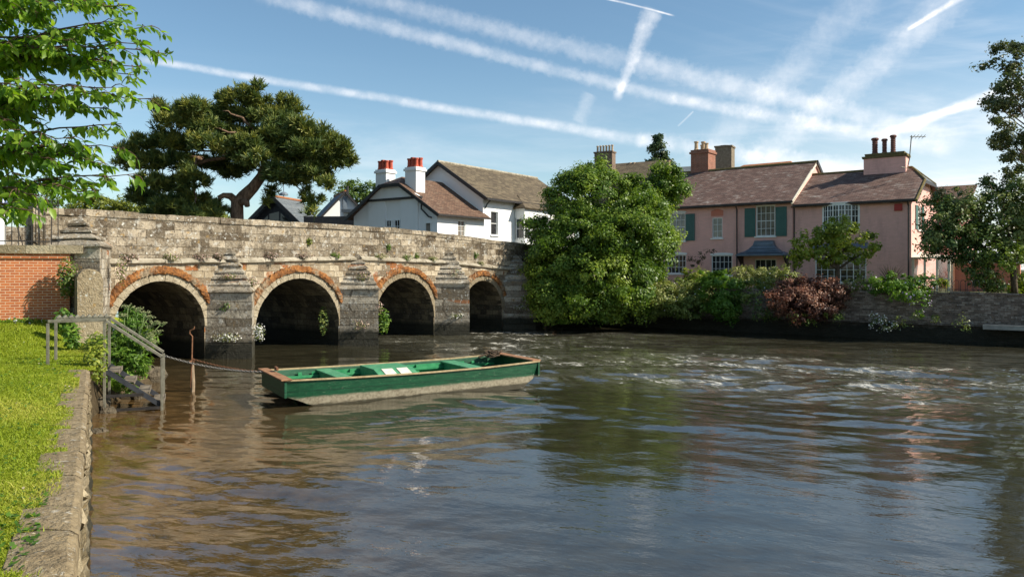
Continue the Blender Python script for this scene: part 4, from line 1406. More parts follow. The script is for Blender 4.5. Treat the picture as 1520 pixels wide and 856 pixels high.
# square bay with small hipped roof
b = MB()
bx0, bx1, by = 8.35, 10.9, -.75
b.box(bx0, bx1, by, .10, -1.4, 1.95)
b.build('bay', M['wpaint'], wh)
b = MB(); b.box(bx0, bx1, by, .10, 3.42, 4.1); b.build('bay_head', M['wpaint'], wh)
for x0, x1 in ((bx0 + .0, bx0 + .78), (bx0 + .9, bx0 + 1.65), (bx0 + 1.77, bx1)):
    window(wh, x0, x1, 1.96, 3.41, 1, 2, y=by, depth=.06, fw=.07, sill=False)
def bayside(x, y, z): return (bx0 + y, -x, z)
window(wh, .0, .72, 1.96, 3.41, 1, 2, y=0.0, depth=.06, fw=.06, sill=False, fn=bayside)
b = MB()
for x0, x1 in ((bx0 + .12, bx0 + .68), (bx0 + 1.0, bx0 + 1.55)): b.box(x0, x1, by - .012, by + .01, 1.2, 1.5)
b.build('bay_panel', M['glass'], wh)
b = MB()
slab(b, [(bx0 - .25, by - .25, 4.12), (bx1 + .25, by - .25, 4.12), (bx1 - .9, .5, 5.2), (bx0 + .9, .5, 5.2)], .07)
slab(b, [(bx0 - .25, .5, 4.12), (bx0 - .25, by - .25, 4.12), (bx0 + .9, .5, 5.2)], .07)
slab(b, [(bx1 + .25, by - .25, 4.12), (bx1 + .25, .5, 4.12), (bx1 - .9, .5, 5.2)], .07)
b.build('bay_roof', M['stonetile'], wh)

# ------------------------------------------------------------------ slate roofed house with glazed gable
sh = thing('slate_house', 'dark glazed gable house with grey slate roofs beyond the bridge', 'house', (-17.7, 58, 3.0), R(-13))
b = MB()
b.prism([(-2.4, 0, -1), (2.3, 0, -1), (2.3, 0, 3.35), (0, 0, 5.35), (-2.4, 0, 3.35)], (0, .1, 0)); b.build('dark_gable', M['darkwood'], sh)
b = MB()
for x0, x1 in ((-1.45, -.62), (-.5, .30), (.42, 1.2)):
    f = lambda x: 5.35 - abs(x) * (2.0 / 2.3) - .75
    b.prism([(x0, -.02, 3.0), (x1, -.02, 3.0), (x1, -.02, max(3.3, f(x1))), (x0, -.02, max(3.3, f(x0)))], (0, .018, 0))
b.build('gable_glazing', M['glass'], sh)
b = MB()
slab(b, [(2.75, -.5, 2.95), (2.75, 4, 2.95), (0, 4, 5.45), (0, -.5, 5.45)]); slab(b, [(-2.75, 4, 2.95), (-2.75, -.5, 2.95), (-.005, -.5, 5.45), (-.005, 4, 5.45)])
r_ = b.build('roof', M['slate'], sh)
b = MB(); b.beam((2.78, -.52, 2.86), (0, -.52, 5.36), .08, .28); b.beam((-2.78, -.52, 2.86), (0, -.52, 5.36), .08, .28); b.build('bargeboard', M['black'], r_)
b = MB(); b.tube([(0, -.5, 5.47), (0, 4, 5.47)], .10, 7); b.build('ridge_tiles', M['redtile'], r_)
b = MB(); b.box(-2.2, 2.2, .1, 3.8, -1, 3.3); b.build('wall', M['white'], sh)
g0 = at(508, 300, 63)
gx = thing('white_gable_house', 'small house with bright white gable and slate roof left of the white house', 'house', (g0.x, g0.y, 3.6), R(22))
b = MB()   # gable lies in local XZ plane facing -Y -> towards the right of the photo
b.prism([(-1.6, 0, -1), (2.0, 0, -1), (2.0, 0, 3.75), (0.2, 0, 5.65), (-1.6, 0, 3.75)], (0, 5, 0)); b.build('wall', M['white'], gx)
b = MB(); slab(b, [(2.35, -.3, 3.35), (2.35, 5.2, 3.35), (.2, 5.2, 5.75), (.2, -.3, 5.75)]); slab(b, [(-2.2, 5.2, 3.15), (-2.2, -.3, 3.15), (.195, -.3, 5.75), (.195, 5.2, 5.75)])
r_ = b.build('roof', M['slate'], gx)
b = MB(); b.tube([(.2, -.3, 5.77), (.2, 5.2, 5.77)], .09, 7); b.build('ridge_tiles', M['redtile'], r_)
b = MB(); b.beam((2.37, -.32, 3.27), (.2, -.32, 5.68), .06, .16); b.beam((-2.22, -.32, 3.07), (.2, -.32, 5.68), .06, .16); b.build('bargeboard', M['black'], r_)
b = MB(); b.box(.05, .35, -.15, -.01, 3.9, 5.3); b.build('flue_casing', M['lead'], gx)
b = MB(); b.tube([(.6, 1.0, 5.2), (.6, 1.0, 6.3)], .10, 8); b.build('flue', M['black'], gx)
ga = thing('boarded_outbuilding', 'low charcoal boarded flat roofed outbuilding beside the white house gable', 'outbuilding', at(497, 345, 53.5), R(-4))
zt = lambda py, d=53.5: (HY - py) / F * d + (EYE - at(497, 345, 53.5).z)
b = MB(); b.box(-2.2, 2.15, 0, 3, -2, zt(321)); b.build('wall', M['darkwood'], ga)
b = MB(); b.box(.5, 2.1, .4, 2.5, zt(321) + .003, zt(315)); b.build('upper_wall', M['wpaint'], ga)
b = MB(); b.box(.4, 2.3, .2, 2.7, zt(315) + .003, zt(310)); b.build('flat_roof', M['lead'], ga)
b = MB(); b.box(.8, 1.4, .385, .41, zt(320), zt(316)); b.build('window', M['glass'], ga)
sa = thing('dish_aerial', 'thin mast with small dome on the ridge of the slate roofed house', 'aerial', at(421, 287, 60))
b = MB(); p = at(421, 288, 60); b.tube([p - Vector((0, 0, .3)), at(421, 268, 60)], .03, 6); b.lathe(p - Vector((0, 0, .1)), [(.36, 0), (.34, .12), (.18, .24), (.03, .28)], 12)
b.build('mast', M['lead'], sa, world=True)

# ------------------------------------------------------------------ roofs and stacks rising behind the big bush and the pink house
def stack(name, label, px0, px1, ptop, pbot, d, mat, npots, pmat, ph, cap=True, rows=1, dep=.9, rz=-.5):
    c = at((px0 + px1) / 2, pbot, d)
    t = thing(name, label, 'chimney', c, rz)
    w = (px1 - px0) / F * d
    h = (pbot - ptop) / F * d
    b = MB(); b.box(-w / 2, w / 2, -dep / 2, dep / 2, -2.5, h); b.build('shaft', M[mat], t)
    if cap:
        b = MB(); b.box(-w / 2 - .07, w / 2 + .07, -dep / 2 - .07, dep / 2 + .07, h + .003, h + .14); b.build('cap', M[mat], t, jit=.01)
    for r_ in range(rows):
        for k in range(npots):
            b = MB(); pot(b, (-w / 2 + w * (k + .5) / npots, (r_ - (rows - 1) / 2) * .4, h + (.14 if cap else 0)), w / npots * .38, ph); b.build('pot', M[pmat], t)
    return t


th = thing('terraced_house', 'old brown roofed house with slate lean-to rising behind the big bush', 'house', at(925, 262, 72), R(-30))
b = MB(); z = EYE + (HY - 262) / F * 72 - at(925, 262, 72).z
b.box(-3.2, 7, 0, 7, -11, -.2); b.build('wall', M['oldbrick'], th)
b = MB(); slab(b, [(-3.3, -.3, -.3), (2.6, -.3, -.3), (2.6, 3.5, 1.75), (-3.3, 3.5, 1.75)]); slab(b, [(2.6, 7.3, -.3), (-3.3, 7.3, -.3), (-3.3, 3.505, 1.75), (2.6, 3.505, 1.75)]); b.build('roof', M['stonetile'], th)
b = MB(); slab(b, [(2.65, -.4, -.5), (7.3, -.4, -.5), (7.3, 3.5, 1.0), (2.65, 3.5, 1.0)]); b.build('slate_roof', M['slate'], th)
b = MB(); b.beam((-3.35, -.3, -.3), (-3.35, 3.5, 1.75), .3, .35); b.build('parapet_verge', M['oldbrick'], th)
stack('chimney_stack', 'brick chimney stack with a row of six pots above the big bush', 884, 912, 228, 250, 73, 'oldbrick', 6, 'potb', .62)
stack('chimney_stack', 'short pair of buff pots on the brown ridge left of the poplar', 932, 944, 249, 262, 75, 'oldbrick', 2, 'potb', .5, cap=False, dep=.5)
stack('chimney_stack', 'narrow pale stack with two pots in front of the poplar', 984, 996, 249, 264, 70, 'ledge', 2, 'potb', .5, dep=.5)
stack('chimney_stack', 'broad weathered stone stack without pots behind the pink house roof', 1064, 1088, 220, 262, 66, 'moss2', 1, 'potd', .05, cap=True, dep=1.2)
rh = thing('red_roofed_house', 'hipped orange tiled roof with wide chimney behind the pink house', 'house', at(1080, 262, 64), R(-38))
b = MB(); b.box(-1.3, 5, .2, 6, -9, -.25); b.build('wall', M['chimbrick'], rh)
b = MB(); slab(b, [(-1.7, -.2, -.3), (5.4, -.2, -.3), (4.2, 3, 1.25), (.2, 3, 1.25)]); slab(b, [(-1.7, 6.2, -.3), (-1.7, -.2, -.3), (.2, 3, 1.25)]); slab(b, [(5.4, -.2, -.3), (5.4, 6.2, -.3), (4.2, 3, 1.25)]); slab(b, [(5.4, 6.2, -.3), (-1.7, 6.2, -.3), (.2, 3.005, 1.25), (4.2, 3.005, 1.25)])
b.build('roof', M['redtile'], rh)
nh = thing('neighbour_house', 'brown tiled roof end showing between the big bush and pink house', 'house', at(1008, 280, 58), R(-38))
b = MB(); b.box(-3, 2.2, .2, 5, -8, -.1); b.build('wall', M['chimbrick'], nh)
b = MB(); slab(b, [(-3.2, -.2, -.2), (2.3, -.2, -.2), (2.3, 2.6, 1.0), (-3.2, 2.6, 1.0)]); slab(b, [(2.3, 5.4, -.2), (-3.2, 5.4, -.2), (-3.2, 2.605, 1.0), (2.3, 2.605, 1.0)]); b.build('roof', M['tileb'], nh)


# ================================================================== BOAT, STEPS, STAKE
bo = thing('rowing_punt', 'flat green wooden punt with pale scoured sides moored on the river', 'boat', (-4.34, 17.08, 0), math.atan2(.51, .86))
WB = 2.05
def hull_y(x):            # slight plan taper towards the ends
    return .10 * (abs(x - 2.6) / 3.2) ** 2
top = [(-.66, .58), (1.0, .555), (2.6, .545), (4.3, .56), (5.88, .61)]
bot = [(-.61, .24), (.08, -.06), (5.42, -.06), (5.80, .27)]
b = MB()
xs = np.linspace(-.66, 5.88, 22)
tz = lambda x: float(np.interp(x, [p[0] for p in top], [p[1] for p in top]))
bz = lambda x: float(np.interp(x, [p[0] for p in bot], [p[1] for p in bot]))
for side in (0, 1):
    vs, fs = [], []
    for x in xs:
        fl = .09
        for z, o in ((bz(x), 0.0), (tz(x), -fl)):
            for thk in (0, .045):
                yy = hull_y(x) + o + thk
                vs.append((x, yy if side == 0 else WB - yy, z))
    for i in range(len(xs) - 1):
        q = i * 4
        for a_, b_ in ((0, 2), (2, 3), (3, 1), (1, 0)):
            f = (q + a_, q + 4 + a_, q + 4 + b_, q + b_)
            fs.append(f if side == 0 else f[::-1])
    fs += [(0, 2, 3, 1), tuple(len(vs) - 4 + k for k in (1, 3, 2, 0))]
    b.add(vs, fs)
def plank(p0, p1, th=.045):
    (x0, z0), (x1, z1) = p0, p1
    y0, y1 = hull_y(x0) - .0, hull_y(x1) - .0
    d = Vector((x1 - x0, 0, z1 - z0)).normalized(); n_ = Vector((-d.z, 0, d.x)) * th
    fl = lambda z: -.09 * (z - bz(0)) / .62 if z > .3 else -.0
    b.add([(x0, y0 + fl(z0), z0), (x1, y1 + fl(z1), z1), (x1, WB - y1 - fl(z1), z1), (x0, WB - y0 - fl(z0), z0),
           (x0 + n_.x, y0 + fl(z0), z0 + n_.z), (x1 + n_.x, y1 + fl(z1), z1 + n_.z), (x1 + n_.x, WB - y1 - fl(z1), z1 + n_.z), (x0 + n_.x, WB - y0 - fl(z0), z0 + n_.z)],
          [(0, 3, 2, 1), (4, 5, 6, 7), (0, 1, 5, 4), (3, 7, 6, 2), (0, 4, 7, 3), (1, 2, 6, 5)])
plank((-.61, .24), (.08, -.06)); plank((.08, -.06), (5.42, -.06)); plank((5.42, -.06), (5.80, .27))
b.box(-.68, -.625, -.03, WB + .03, .22, .57); b.box(5.83, 5.885, .0, WB - .0, .25, .60)
b.build('hull', M['boat'], bo, bevel=.008)
b = MB()
b.box(-.15, 5.5, .12, WB - .12, .02, .06)
for x in (.15, 1.45, 3.25, 4.9):
    for y in (.075, WB - .135): b.box(x, x + .09, y, y + .06, .05, .50)
b.box(-.2, 5.6, WB - .15, WB - .055, .36, .42); b.box(-.2, 5.6, .055, .13, .36, .42)
# painted inner skin
for y in (.062, WB - .072):
    b.box(.5, 4.7, y, y + .01, .06, .50)
b.build('inner_lining', M['boatin'], bo, jit=.003)
for side in (0, 1):
    b = MB()
    for x0, x1 in zip(xs[:-1], xs[1:]):
        y0, y1 = hull_y(x0) - .125, hull_y(x1) - .125
        if side: y0, y1 = WB - y0 - .06, WB - y1 - .06
        b.add([(x0, y0, tz(x0) + .002), (x1, y1, tz(x1) + .002), (x1, y1 + .06, tz(x1) + .002), (x0, y0 + .06, tz(x0) + .002),
               (x0, y0, tz(x0) + .04), (x1, y1, tz(x1) + .04), (x1, y1 + .06, tz(x1) + .034), (x0, y0 + .06, tz(x0) + .034)],
              [(0, 3, 2, 1), (4, 5, 6, 7), (0, 1, 5, 4), (2, 3, 7, 6)] + ([(0, 4, 7, 3)] if x0 == xs[0] else []) + ([(1, 2, 6, 5)] if x1 == xs[-1] else []))
    b.build('gunwale', M['wood'], bo)
b = MB(); b.box(-.76, -.52, -.08, WB + .08, .60, .64); b.build('bow_plank', M['brownplank'], bo, bevel=.01, jit=.004)
b = MB(); b.box(5.66, 5.92, -.0, WB + .0, .632, .67); b.build('stern_plank', M['brownplank'], bo, bevel=.008)
b = MB(); b.tube([(-.52, 1.35, .66), (-.50, 1.35, .72)], .05, 8); b.beam((-.52, 1.22, .72), (-.5, 1.48, .72), .05); b.build('mooring_cleat', M['rustiron'], bo)
for x0, x1 in ((.62, .98), (4.02, 4.42)):
    b = MB(); b.box(x0, x1, .0, WB - .0, .49, .535); b.box(x0 + .05, x0 + .09, .1, WB - .1, .06, .488); b.build('thwart', M['seat'], bo, bevel=.008)
b = MB()
b.prism([(1.72, .50, .06), (1.72, .50, .44), (1.72, .98, .58), (1.72, WB - .08, .58), (1.72, WB - .08, .06)], (1.02, 0, 0))
b.build('fish_box', M['seat'], bo, bevel=.01)
sl_ = Vector((0, .48, .14)).normalized(); nn = Vector((0, -.14, .48)).normalized()
for x0, x1 in ((1.90, 2.18), (2.29, 2.57)):
    p = Vector((x0, .54, .452)) + nn * .004
    b = MB(); b.prism([p, p + Vector((x1 - x0, 0, 0)), p + Vector((x1 - x0, 0, 0)) + sl_ * .42, p + sl_ * .42], nn * .012); b.build('lid_panel', M['panel'], bo)
rp_ = thing('rope_coil', 'dark heap of rope and chain on the far stern corner of the punt', 'rope', bo.matrix_basis @ Vector((0, 0, 0)), 0)
rp_.location = Matrix.Rotation(math.atan2(.51, .86), 4, 'Z') @ Vector((5.55, 1.72, .60)) + Vector((-4.34, 17.08, .0)); rp_.rotation_euler = (0, 0, math.atan2(.51, .86))
b = MB()
pts = []
for i in range(90):
    a_ = i * .5; r_ = .10 + .09 * math.sin(i * .23)
    pts.append((r_ * math.cos(a_) - .25 * math.sin(i * .07) ** 2, r_ * math.sin(a_) * .8, .08 + .06 * math.sin(i * .31) + .03 * math.sin(i * 1.1)))
b.tube(pts, .024, 6); b.tube([(-.05, .0, .05), (-.3, -.05, .10), (-.55, -.02, .02)], .03, 6); b.build('coil', M['rope'], rp_)

# steel hand-rails and steps down to the river
E_ = Vector((.925, .38, 0)).normalized(); W_ = Vector((-.38, .925, 0)).normalized()
B0 = Vector((-8.55, 16.25, 0))
st = thing('river_steps', 'steel steps with galvanised square tube handrails from lawn into river', 'steps', B0)
ztop = 1.94
for k, off in enumerate((0.0, 1.0)):
    base = B0 + W_ * off + E_ * (0.0)
    a0 = base - E_ * 1.03; a1 = base; a2 = base + E_ * (1.10 if k == 0 else 1.10)
    zf = 1.0 if k == 0 else 1.02
    b = MB()
    b.beam(a0 + Vector((0, 0, ztop)), a1 + E_ * .04 + Vector((0, 0, ztop)), .062, .062)
    b.beam(a1 + Vector((0, 0, ztop + .0)), a2 + Vector((0, 0, 1.13)), .062, .062)
    rail = b.build('handrail', M['steel'], st, world=True, bevel=.006)
    for p, z0, z1 in ((a0, .9, ztop - .04), (a1, -.25, ztop - .04), (a2, -.3, 1.10)):
        b = MB(); b.beam(p + Vector((0, 0, z0)), p + Vector((0, 0, z1)), .056, .056, up=W_); b.build('post', M['steel'], st, world=True, bevel=.006)
b = MB()
for j in range(9):
    p = B0 - E_ * (1.0 - j * .115) + Vector((0, 0, ztop + .01))
    b.beam(p + W_ * .98, p + W_ * 1.02 + Vector((0, 0, .05)) + E_ * .05, .04, .05)
b.build('rail_clip', M['steel'], st, world=True)
for off in (.04, .96):
    q0 = B0 + W_ * off + E_ * .02 + Vector((0, 0, .88)); q1 = B0 + W_ * off + E_ * 1.08 + Vector((0, 0, .08))
    b = MB(); b.beam(q0, q1, .03, .10); b.build('stringer', M['darkwood'], st, world=True)
for j in range(4):
    p = B0 + E_ * (.16 + j * .29) + Vector((0, 0, .83 - j * .225))
    b = MB(); b.add([p + W_ * .07 - E_ * .11, p + W_ * .93 - E_ * .11, p + W_ * .93 + E_ * .11, p + W_ * .07 + E_ * .11,
                     p + W_ * .07 - E_ * .11 + Vector((0, 0, .035)), p + W_ * .93 - E_ * .11 + Vector((0, 0, .035)), p + W_ * .93 + E_ * .11 + Vector((0, 0, .035)), p + W_ * .07 + E_ * .11 + Vector((0, 0, .035))],
                    [(3, 2, 1, 0), (4, 5, 6, 7), (0, 1, 5, 4), (1, 2, 6, 5), (2, 3, 7, 6), (3, 0, 4, 7)])
    b.beam(p + W_ * .07 + E_ * .112, p + W_ * .93 + E_ * .112, .01, .09)
    b.build('tread', M['wsteel'], st, world=True)
b = MB()
for z in (.04, .34):
    b.beam(B0 + Vector((0, 0, z)), B0 + E_ * (1.06 if z < .1 else .75) + Vector((0, 0, z)), .05, .06)
b.build('bottom_rail', M['black'], st, world=True)

sk = thing('mooring_stake', 'rusty hooked iron rod lashed to a timber stake in the river', 'stake', (-7.87, 19.06, 0))
b = MB(); b.tube([(0, 0, -.5), (.02, 0, .25), (-.005, .02, .78)], [.055, .05, .035], 7); b.tube([(.05, 0, -.4), (.0, .01, .7)], .028, 6); b.build('timber', M['driftwood'], sk)
b = MB(); b.tube([(-.02, -.03, .1), (.0, -.02, .8), (.005, 0, 1.36), (-.06, 0, 1.43), (-.05, 0, 1.50), (.04, 0, 1.54), (.06, 0, 1.60)], [.02, .02, .018, .018, .018, .018, .014], 7); b.tube([(-.04, -.03, .72), (.04, .03, .76)], .05, 7); b.build('hook_rod', M['rustiron'], sk)


def chain(name, label, p, q, sag, r=.016, mat='chain'):
    t = thing(name, label, 'chain', p)
    n = int((Vector(q) - Vector(p)).length / .055)
    b = MB()
    pts = [Vector(p).lerp(Vector(q), i / n) - Vector((0, 0, sag * 4 * (i / n) * (1 - i / n))) for i in range(n + 1)]
    for i in range(n):
        d = (pts[i + 1] - pts[i]).normalized()
        sd = d.cross(Vector((0, 0, 1))).normalized() if i % 2 else Vector((0, 0, 1))
        c = (pts[i] + pts[i + 1]) / 2
        loop = [c + d * (.036 * math.cos(a_)) + sd * (.020 * math.sin(a_)) for a_ in np.linspace(0, 2 * math.pi, 8)]
        b.tube(loop, r * .55, 4, cap=False)
    b.build('links', M[mat], t, world=True)
    return t


bow_pt = Matrix.Rotation(math.atan2(.51, .86), 4, 'Z') @ Vector((-.55, 1.35, .62)) + Vector((-4.34, 17.08, 0))
chain('mooring_chain', 'grey chain running from the bank behind the handrail to the punt', (-8.75, 18.4, 1.13), bow_pt + Vector((0, .1, 0)), .16)
chain('mooring_chain', 'rusty brown chain from the hooked stake to the bow of the punt', (-7.86, 19.06, .80), bow_pt, .07, .014, 'rustiron')


# ================================================================== PLANTS AND TREES
def plant(name, label, cat, base, lobes, mat, sub, dens, per, L, Wd, group=None, up=.45, shell=.55, stems=None, stem_mat='twig', leafname='foliage', extra=None, fold=0.0):
    t = thing(name, label, cat, base, 0, group)
    P, N, V = crown_points(lobes, sub, dens, per, up, shell)
    n = len(P)
    vv, ff = leaf_quads(P, N, L * (.6 + .8 * rng.random(n)), Wd * (.7 + .6 * rng.random(n)), fold)
    ex = None
    if extra:
        m2, frac, L2 = extra
        k = rng.random(n) < frac
        v2, f2 = leaf_quads(P[k] + N[k] * .06, N[k], L2, L2 * .9)
        ex = (v2, f2, rng.random(int(k.sum())), M[m2])
    np_mesh(leafname, vv, ff, M[mat], t, V, extra=ex)
    if stems:
        b = MB()
        for pts, rad in stems: b.tube(pts, rad, 7)
        b.build('stem' if cat != 'tree' else 'trunk', M[stem_mat], t, world=True, smooth=True)
    return t


def lobe(px, py, d, rpx, rpy, depth=None):
    """ellipsoid whose centre is at depth d and whose radii are given in photo pixels at that depth"""
    rx, rz = rpx / F * d, rpy / F * d
    return (tuple(at(px, py, d)), (rx, depth if depth else (rx + rz) / 2, rz))


def limb(p, q, r0, r1, sag=0.0, n=6, wig=.0):
    p, q = Vector(p), Vector(q)
    pts = [p.lerp(q, i / n) + Vector((random.uniform(-wig, wig), random.uniform(-wig, wig), random.uniform(-wig, wig) + sag * 4 * (i / n) * (1 - i / n))) for i in range(n + 1)]
    pts[0], pts[-1] = p, q
    return pts, [r0 + (r1 - r0) * i / n for i in range(n + 1)]


# big rounded laurel-like bush overhanging the river
lb = [lobe(885, 300, 40, 72, 58), lobe(938, 316, 40.5, 50, 54), lobe(850, 300, 40.5, 45, 45), lobe(884, 260, 41, 32, 27), lobe(858, 268, 41, 28, 26), lobe(985, 284, 42, 24, 34),
      lobe(975, 330, 41.5, 24, 58), lobe(972, 288, 42.5, 26, 24), lobe(925, 350, 38.8, 70, 60), lobe(855, 360, 39, 58, 55), lobe(970, 375, 39.5, 36, 50), lobe(830, 400, 38.5, 45, 50), lobe(812, 350, 40, 26, 30),
      lobe(890, 410, 37.6, 60, 52), lobe(940, 420, 38, 40, 50), lobe(812, 432, 38, 28, 36), lobe(872, 448, 37.0, 38, 32), lobe(800, 395, 39, 22, 26), lobe(998, 285, 42.5, 13, 22), lobe(930, 455, 38, 36, 28)]
for _ in range(34):
    (lx, ly, lz), (ax, ay, az) = random.choice(lb[:20]); a_ = random.uniform(0, 6.28); e_ = random.uniform(-.5, 1.2)
    lb.append(((lx + ax * math.cos(a_) * math.cos(e_) * 1.02, ly - ay * abs(math.sin(a_)) * math.cos(e_) * 1.02, lz + az * math.sin(e_) * 1.02), (random.uniform(.35, .75), random.uniform(.35, .75), random.uniform(.25, .5))))
lb = [(c, (r[0] * .89, r[1] * .9, r[2] * .86)) for c, r in lb] + [lobe(812, 448, 38, 24, 28), lobe(832, 462, 37.6, 22, 17), lobe(795, 430, 38.6, 16, 26)]
gc = at(900, 440, 40)
plant('big_bush', 'huge rounded green bush overhanging the river at the end of the bridge', 'bush', (gc.x, gc.y + 1, 0.6), lb, 'l_bush', .42, 7.5, 105, .145, .085, up=.45, shell=.70,
      stems=[limb((gc.x, gc.y + 1, .5), at(px, py, 40), .25, .05, 0, 5, .15) for px, py in ((850, 300), (905, 270), (960, 300), (880, 380), (940, 360))])

# shrubs along the far river wall
def shrub(name, label, ells, mat, L=.13, sub=.28, dens=4.6, per=52, group=None, extra=None, up=.5, shell=.6):
    lobes = [lobe(*e) for e in ells]
    c = lobes[0][0]
    return plant(name, label, 'shrub', (c[0], c[1], 1.9), lobes, mat, sub, dens, per, L, L * .55, group, up, shell, extra=extra)

shrub('trailing_shrub', 'cream flecked shrub hanging over the river wall right of the big bush', [(985, 440, 38.0, 38, 20), (1020, 455, 37.6, 36, 18), (962, 455, 38.2, 30, 18), (1035, 438, 38, 22, 14)], 'l_hedge', .12, .26, 6, 55, extra=('petal', .008, .08))
shrub('bright_shrub', 'bright green leafy shrub on the river wall below the narrow window', [(1068, 432, 37.4, 32, 28), (1075, 455, 37.0, 26, 22), (1055, 415, 38.5, 22, 14)], 'l_green', .14, .28, 6, 60)
shrub('golden_shrub', 'small golden green shrub under the left ground floor window', [(1032, 410, 42, 22, 12), (1020, 416, 42, 16, 10)], 'l_lime', .12, .24)
shrub('pale_shrub', 'pale yellow green shrub below the lead door canopy', [(1100, 412, 39.5, 26, 15), (1128, 410, 39.5, 26, 15)], 'l_pale', .12, .26, 5, 55)
shrub('flowering_shrub', 'dull green shrub with scattered pale flowers right of the front door', [(1155, 410, 39, 26, 15), (1172, 416, 38.5, 16, 12)], 'l_hedge', .12, .26, extra=('petal', .03, .09))
shrub('wall_creeper', 'dark green creeper hanging down the river wall left of the maroon shrub', [(1130, 458, 35.9, 18, 20), (1142, 470, 35.7, 20, 14), (1118, 446, 36, 12, 12)], 'l_dark', .13, .26, 2.4, 24)
shrub('maroon_shrub', 'rounded maroon brown maple shrub spilling over the river wall', [(1205, 432, 35.0, 48, 22), (1185, 450, 34.6, 44, 26), (1228, 440, 34.6, 30, 24), (1165, 430, 35.4, 22, 18), (1205, 460, 34.3, 36, 20)], 'l_maroon', .11, .24, 5, 60, up=.2)
shrub('rose_bush', 'cream and pink flowering bush between maroon shrub and large window', [(1273, 422, 34.6, 22, 14), (1284, 414, 34.8, 14, 12), (1262, 428, 34.5, 14, 9)], 'l_pale', .11, .22, 3.5, 34, extra=('pinkpetal', .10, .09))
shrub('low_bush', 'low fresh green bush trailing over the wall in front of the glazed porch', [(1325, 420, 33.2, 36, 15), (1360, 422, 32.8, 34, 14), (1345, 432, 32.4, 30, 12), (1306, 430, 33.4, 16, 10)], 'l_green', .11, .22, 4.5, 40, extra=('mauve', .006, .10))
shrub('hanging_plant', 'thin green plant trailing down the wall with mauve flowers', [(1368, 446, 32.0, 14, 14), (1372, 462, 31.9, 8, 12), (1350, 438, 32.2, 24, 8)], 'l_green', .10, .20, 2.5, 22, extra=('mauve', .12, .10))
shrub('mixed_hedge', 'loose mixed hedge along the wall top between trailing shrub and lead canopy', [(1010, 426, 39.0, 26, 12), (1045, 428, 38.6, 24, 12), (1088, 424, 38.4, 22, 12), (1118, 424, 38.0, 24, 11), (1145, 424, 37.4, 24, 11)], 'l_hedge', .11, .24, 4.5, 46, extra=('petal', .006, .08))
shrub('ivy_fringe', 'dark ivy fringe spilling over the wall top left of the creeper', [(1105, 440, 36.4, 16, 10), (1118, 436, 36.2, 18, 8)], 'l_hedge', .11, .22, 3, 26)
shrub('ivy_fringe', 'thin ivy trailing down the wall beneath the maroon shrub', [(1190, 474, 34.0, 22, 10), (1235, 470, 33.6, 16, 10)], 'l_far', .10, .22, 2.4, 22)
shrub('moss_patch', 'flat dark green moss patch on the wall between daisies and right hand weed', [(1352, 470, 32.2, 20, 7, .12), (1340, 482, 32.3, 12, 5, .12)], 'l_dark', .08, .18, 3, 22)
shrub('daisy_clump', 'clump of white daisies growing from the lower river wall', [(1306, 476, 32.9, 17, 12), (1316, 481, 32.7, 14, 9)], 'l_dark', .09, .2, 2.4, 22, extra=('petal', .4, .07))
shrub('wall_weed', 'dark weed growing low on the wall right of the daisies', [(1425, 482, 31.0, 14, 12), (1392, 470, 31.6, 8, 7)], 'l_dark', .10, .2, 2.2, 18)
shrub('wall_weed', 'small weed with white specks at the foot of the creeper', [(1092, 465, 36.8, 12, 8)], 'l_hedge', .10, .2, 2.2, 18, extra=('petal', .2, .08))
shrub('yellow_shrub', 'yellow green shrub at the far right behind the dark tree trunk', [(1512, 425, 34, 16, 14), (1530, 420, 34.5, 20, 16), (1398, 422, 36, 7, 9)], 'l_lime', .12, .24)
shrub('climbing_vine', 'bare brownish climbing vine on the pink wall between the lower windows', [(1042, 378, 47.3, 8, 6, .15), (1036, 392, 47.6, 5, 10, .15), (1054, 374, 46.8, 8, 4, .15), (1026, 390, 48.2, 5, 8, .15)], 'l_rusty', .13, .22, 2.6, 16)

ph = thing('phormium', 'spiky bronze sword leaved plant in front of the pink wing wall', 'plant', at(1322, 425, 35))
P0 = np.array(at(1322, 428, 35)); vv, ff = [], []
for i in range(46):
    a_ = rng.uniform(0, 6.28); sp_ = rng.uniform(.1, .85); h = rng.uniform(.7, 1.25)
    d_ = np.array([math.cos(a_), math.sin(a_), 0])
    s_ = np.array([-math.sin(a_), math.cos(a_), 0]) * .035
    pts = [P0 + d_ * sp_ * t ** 1.3 + np.array([0, 0, h * (t - .25 * sp_ * t * t)]) for t in (0, .4, .75, 1)]
    k = len(vv)
    for j, p in enumerate(pts): vv += [p - s_ * (1 - j / 3.2), p + s_ * (1 - j / 3.2)]
    ff += [(k + 2 * j, k + 2 * j + 1, k + 2 * j + 3, k + 2 * j + 2) for j in range(3)]
np_mesh('sword_leaves', np.array(vv), np.array(ff), M['spike'], ph, rng.random(len(ff)))

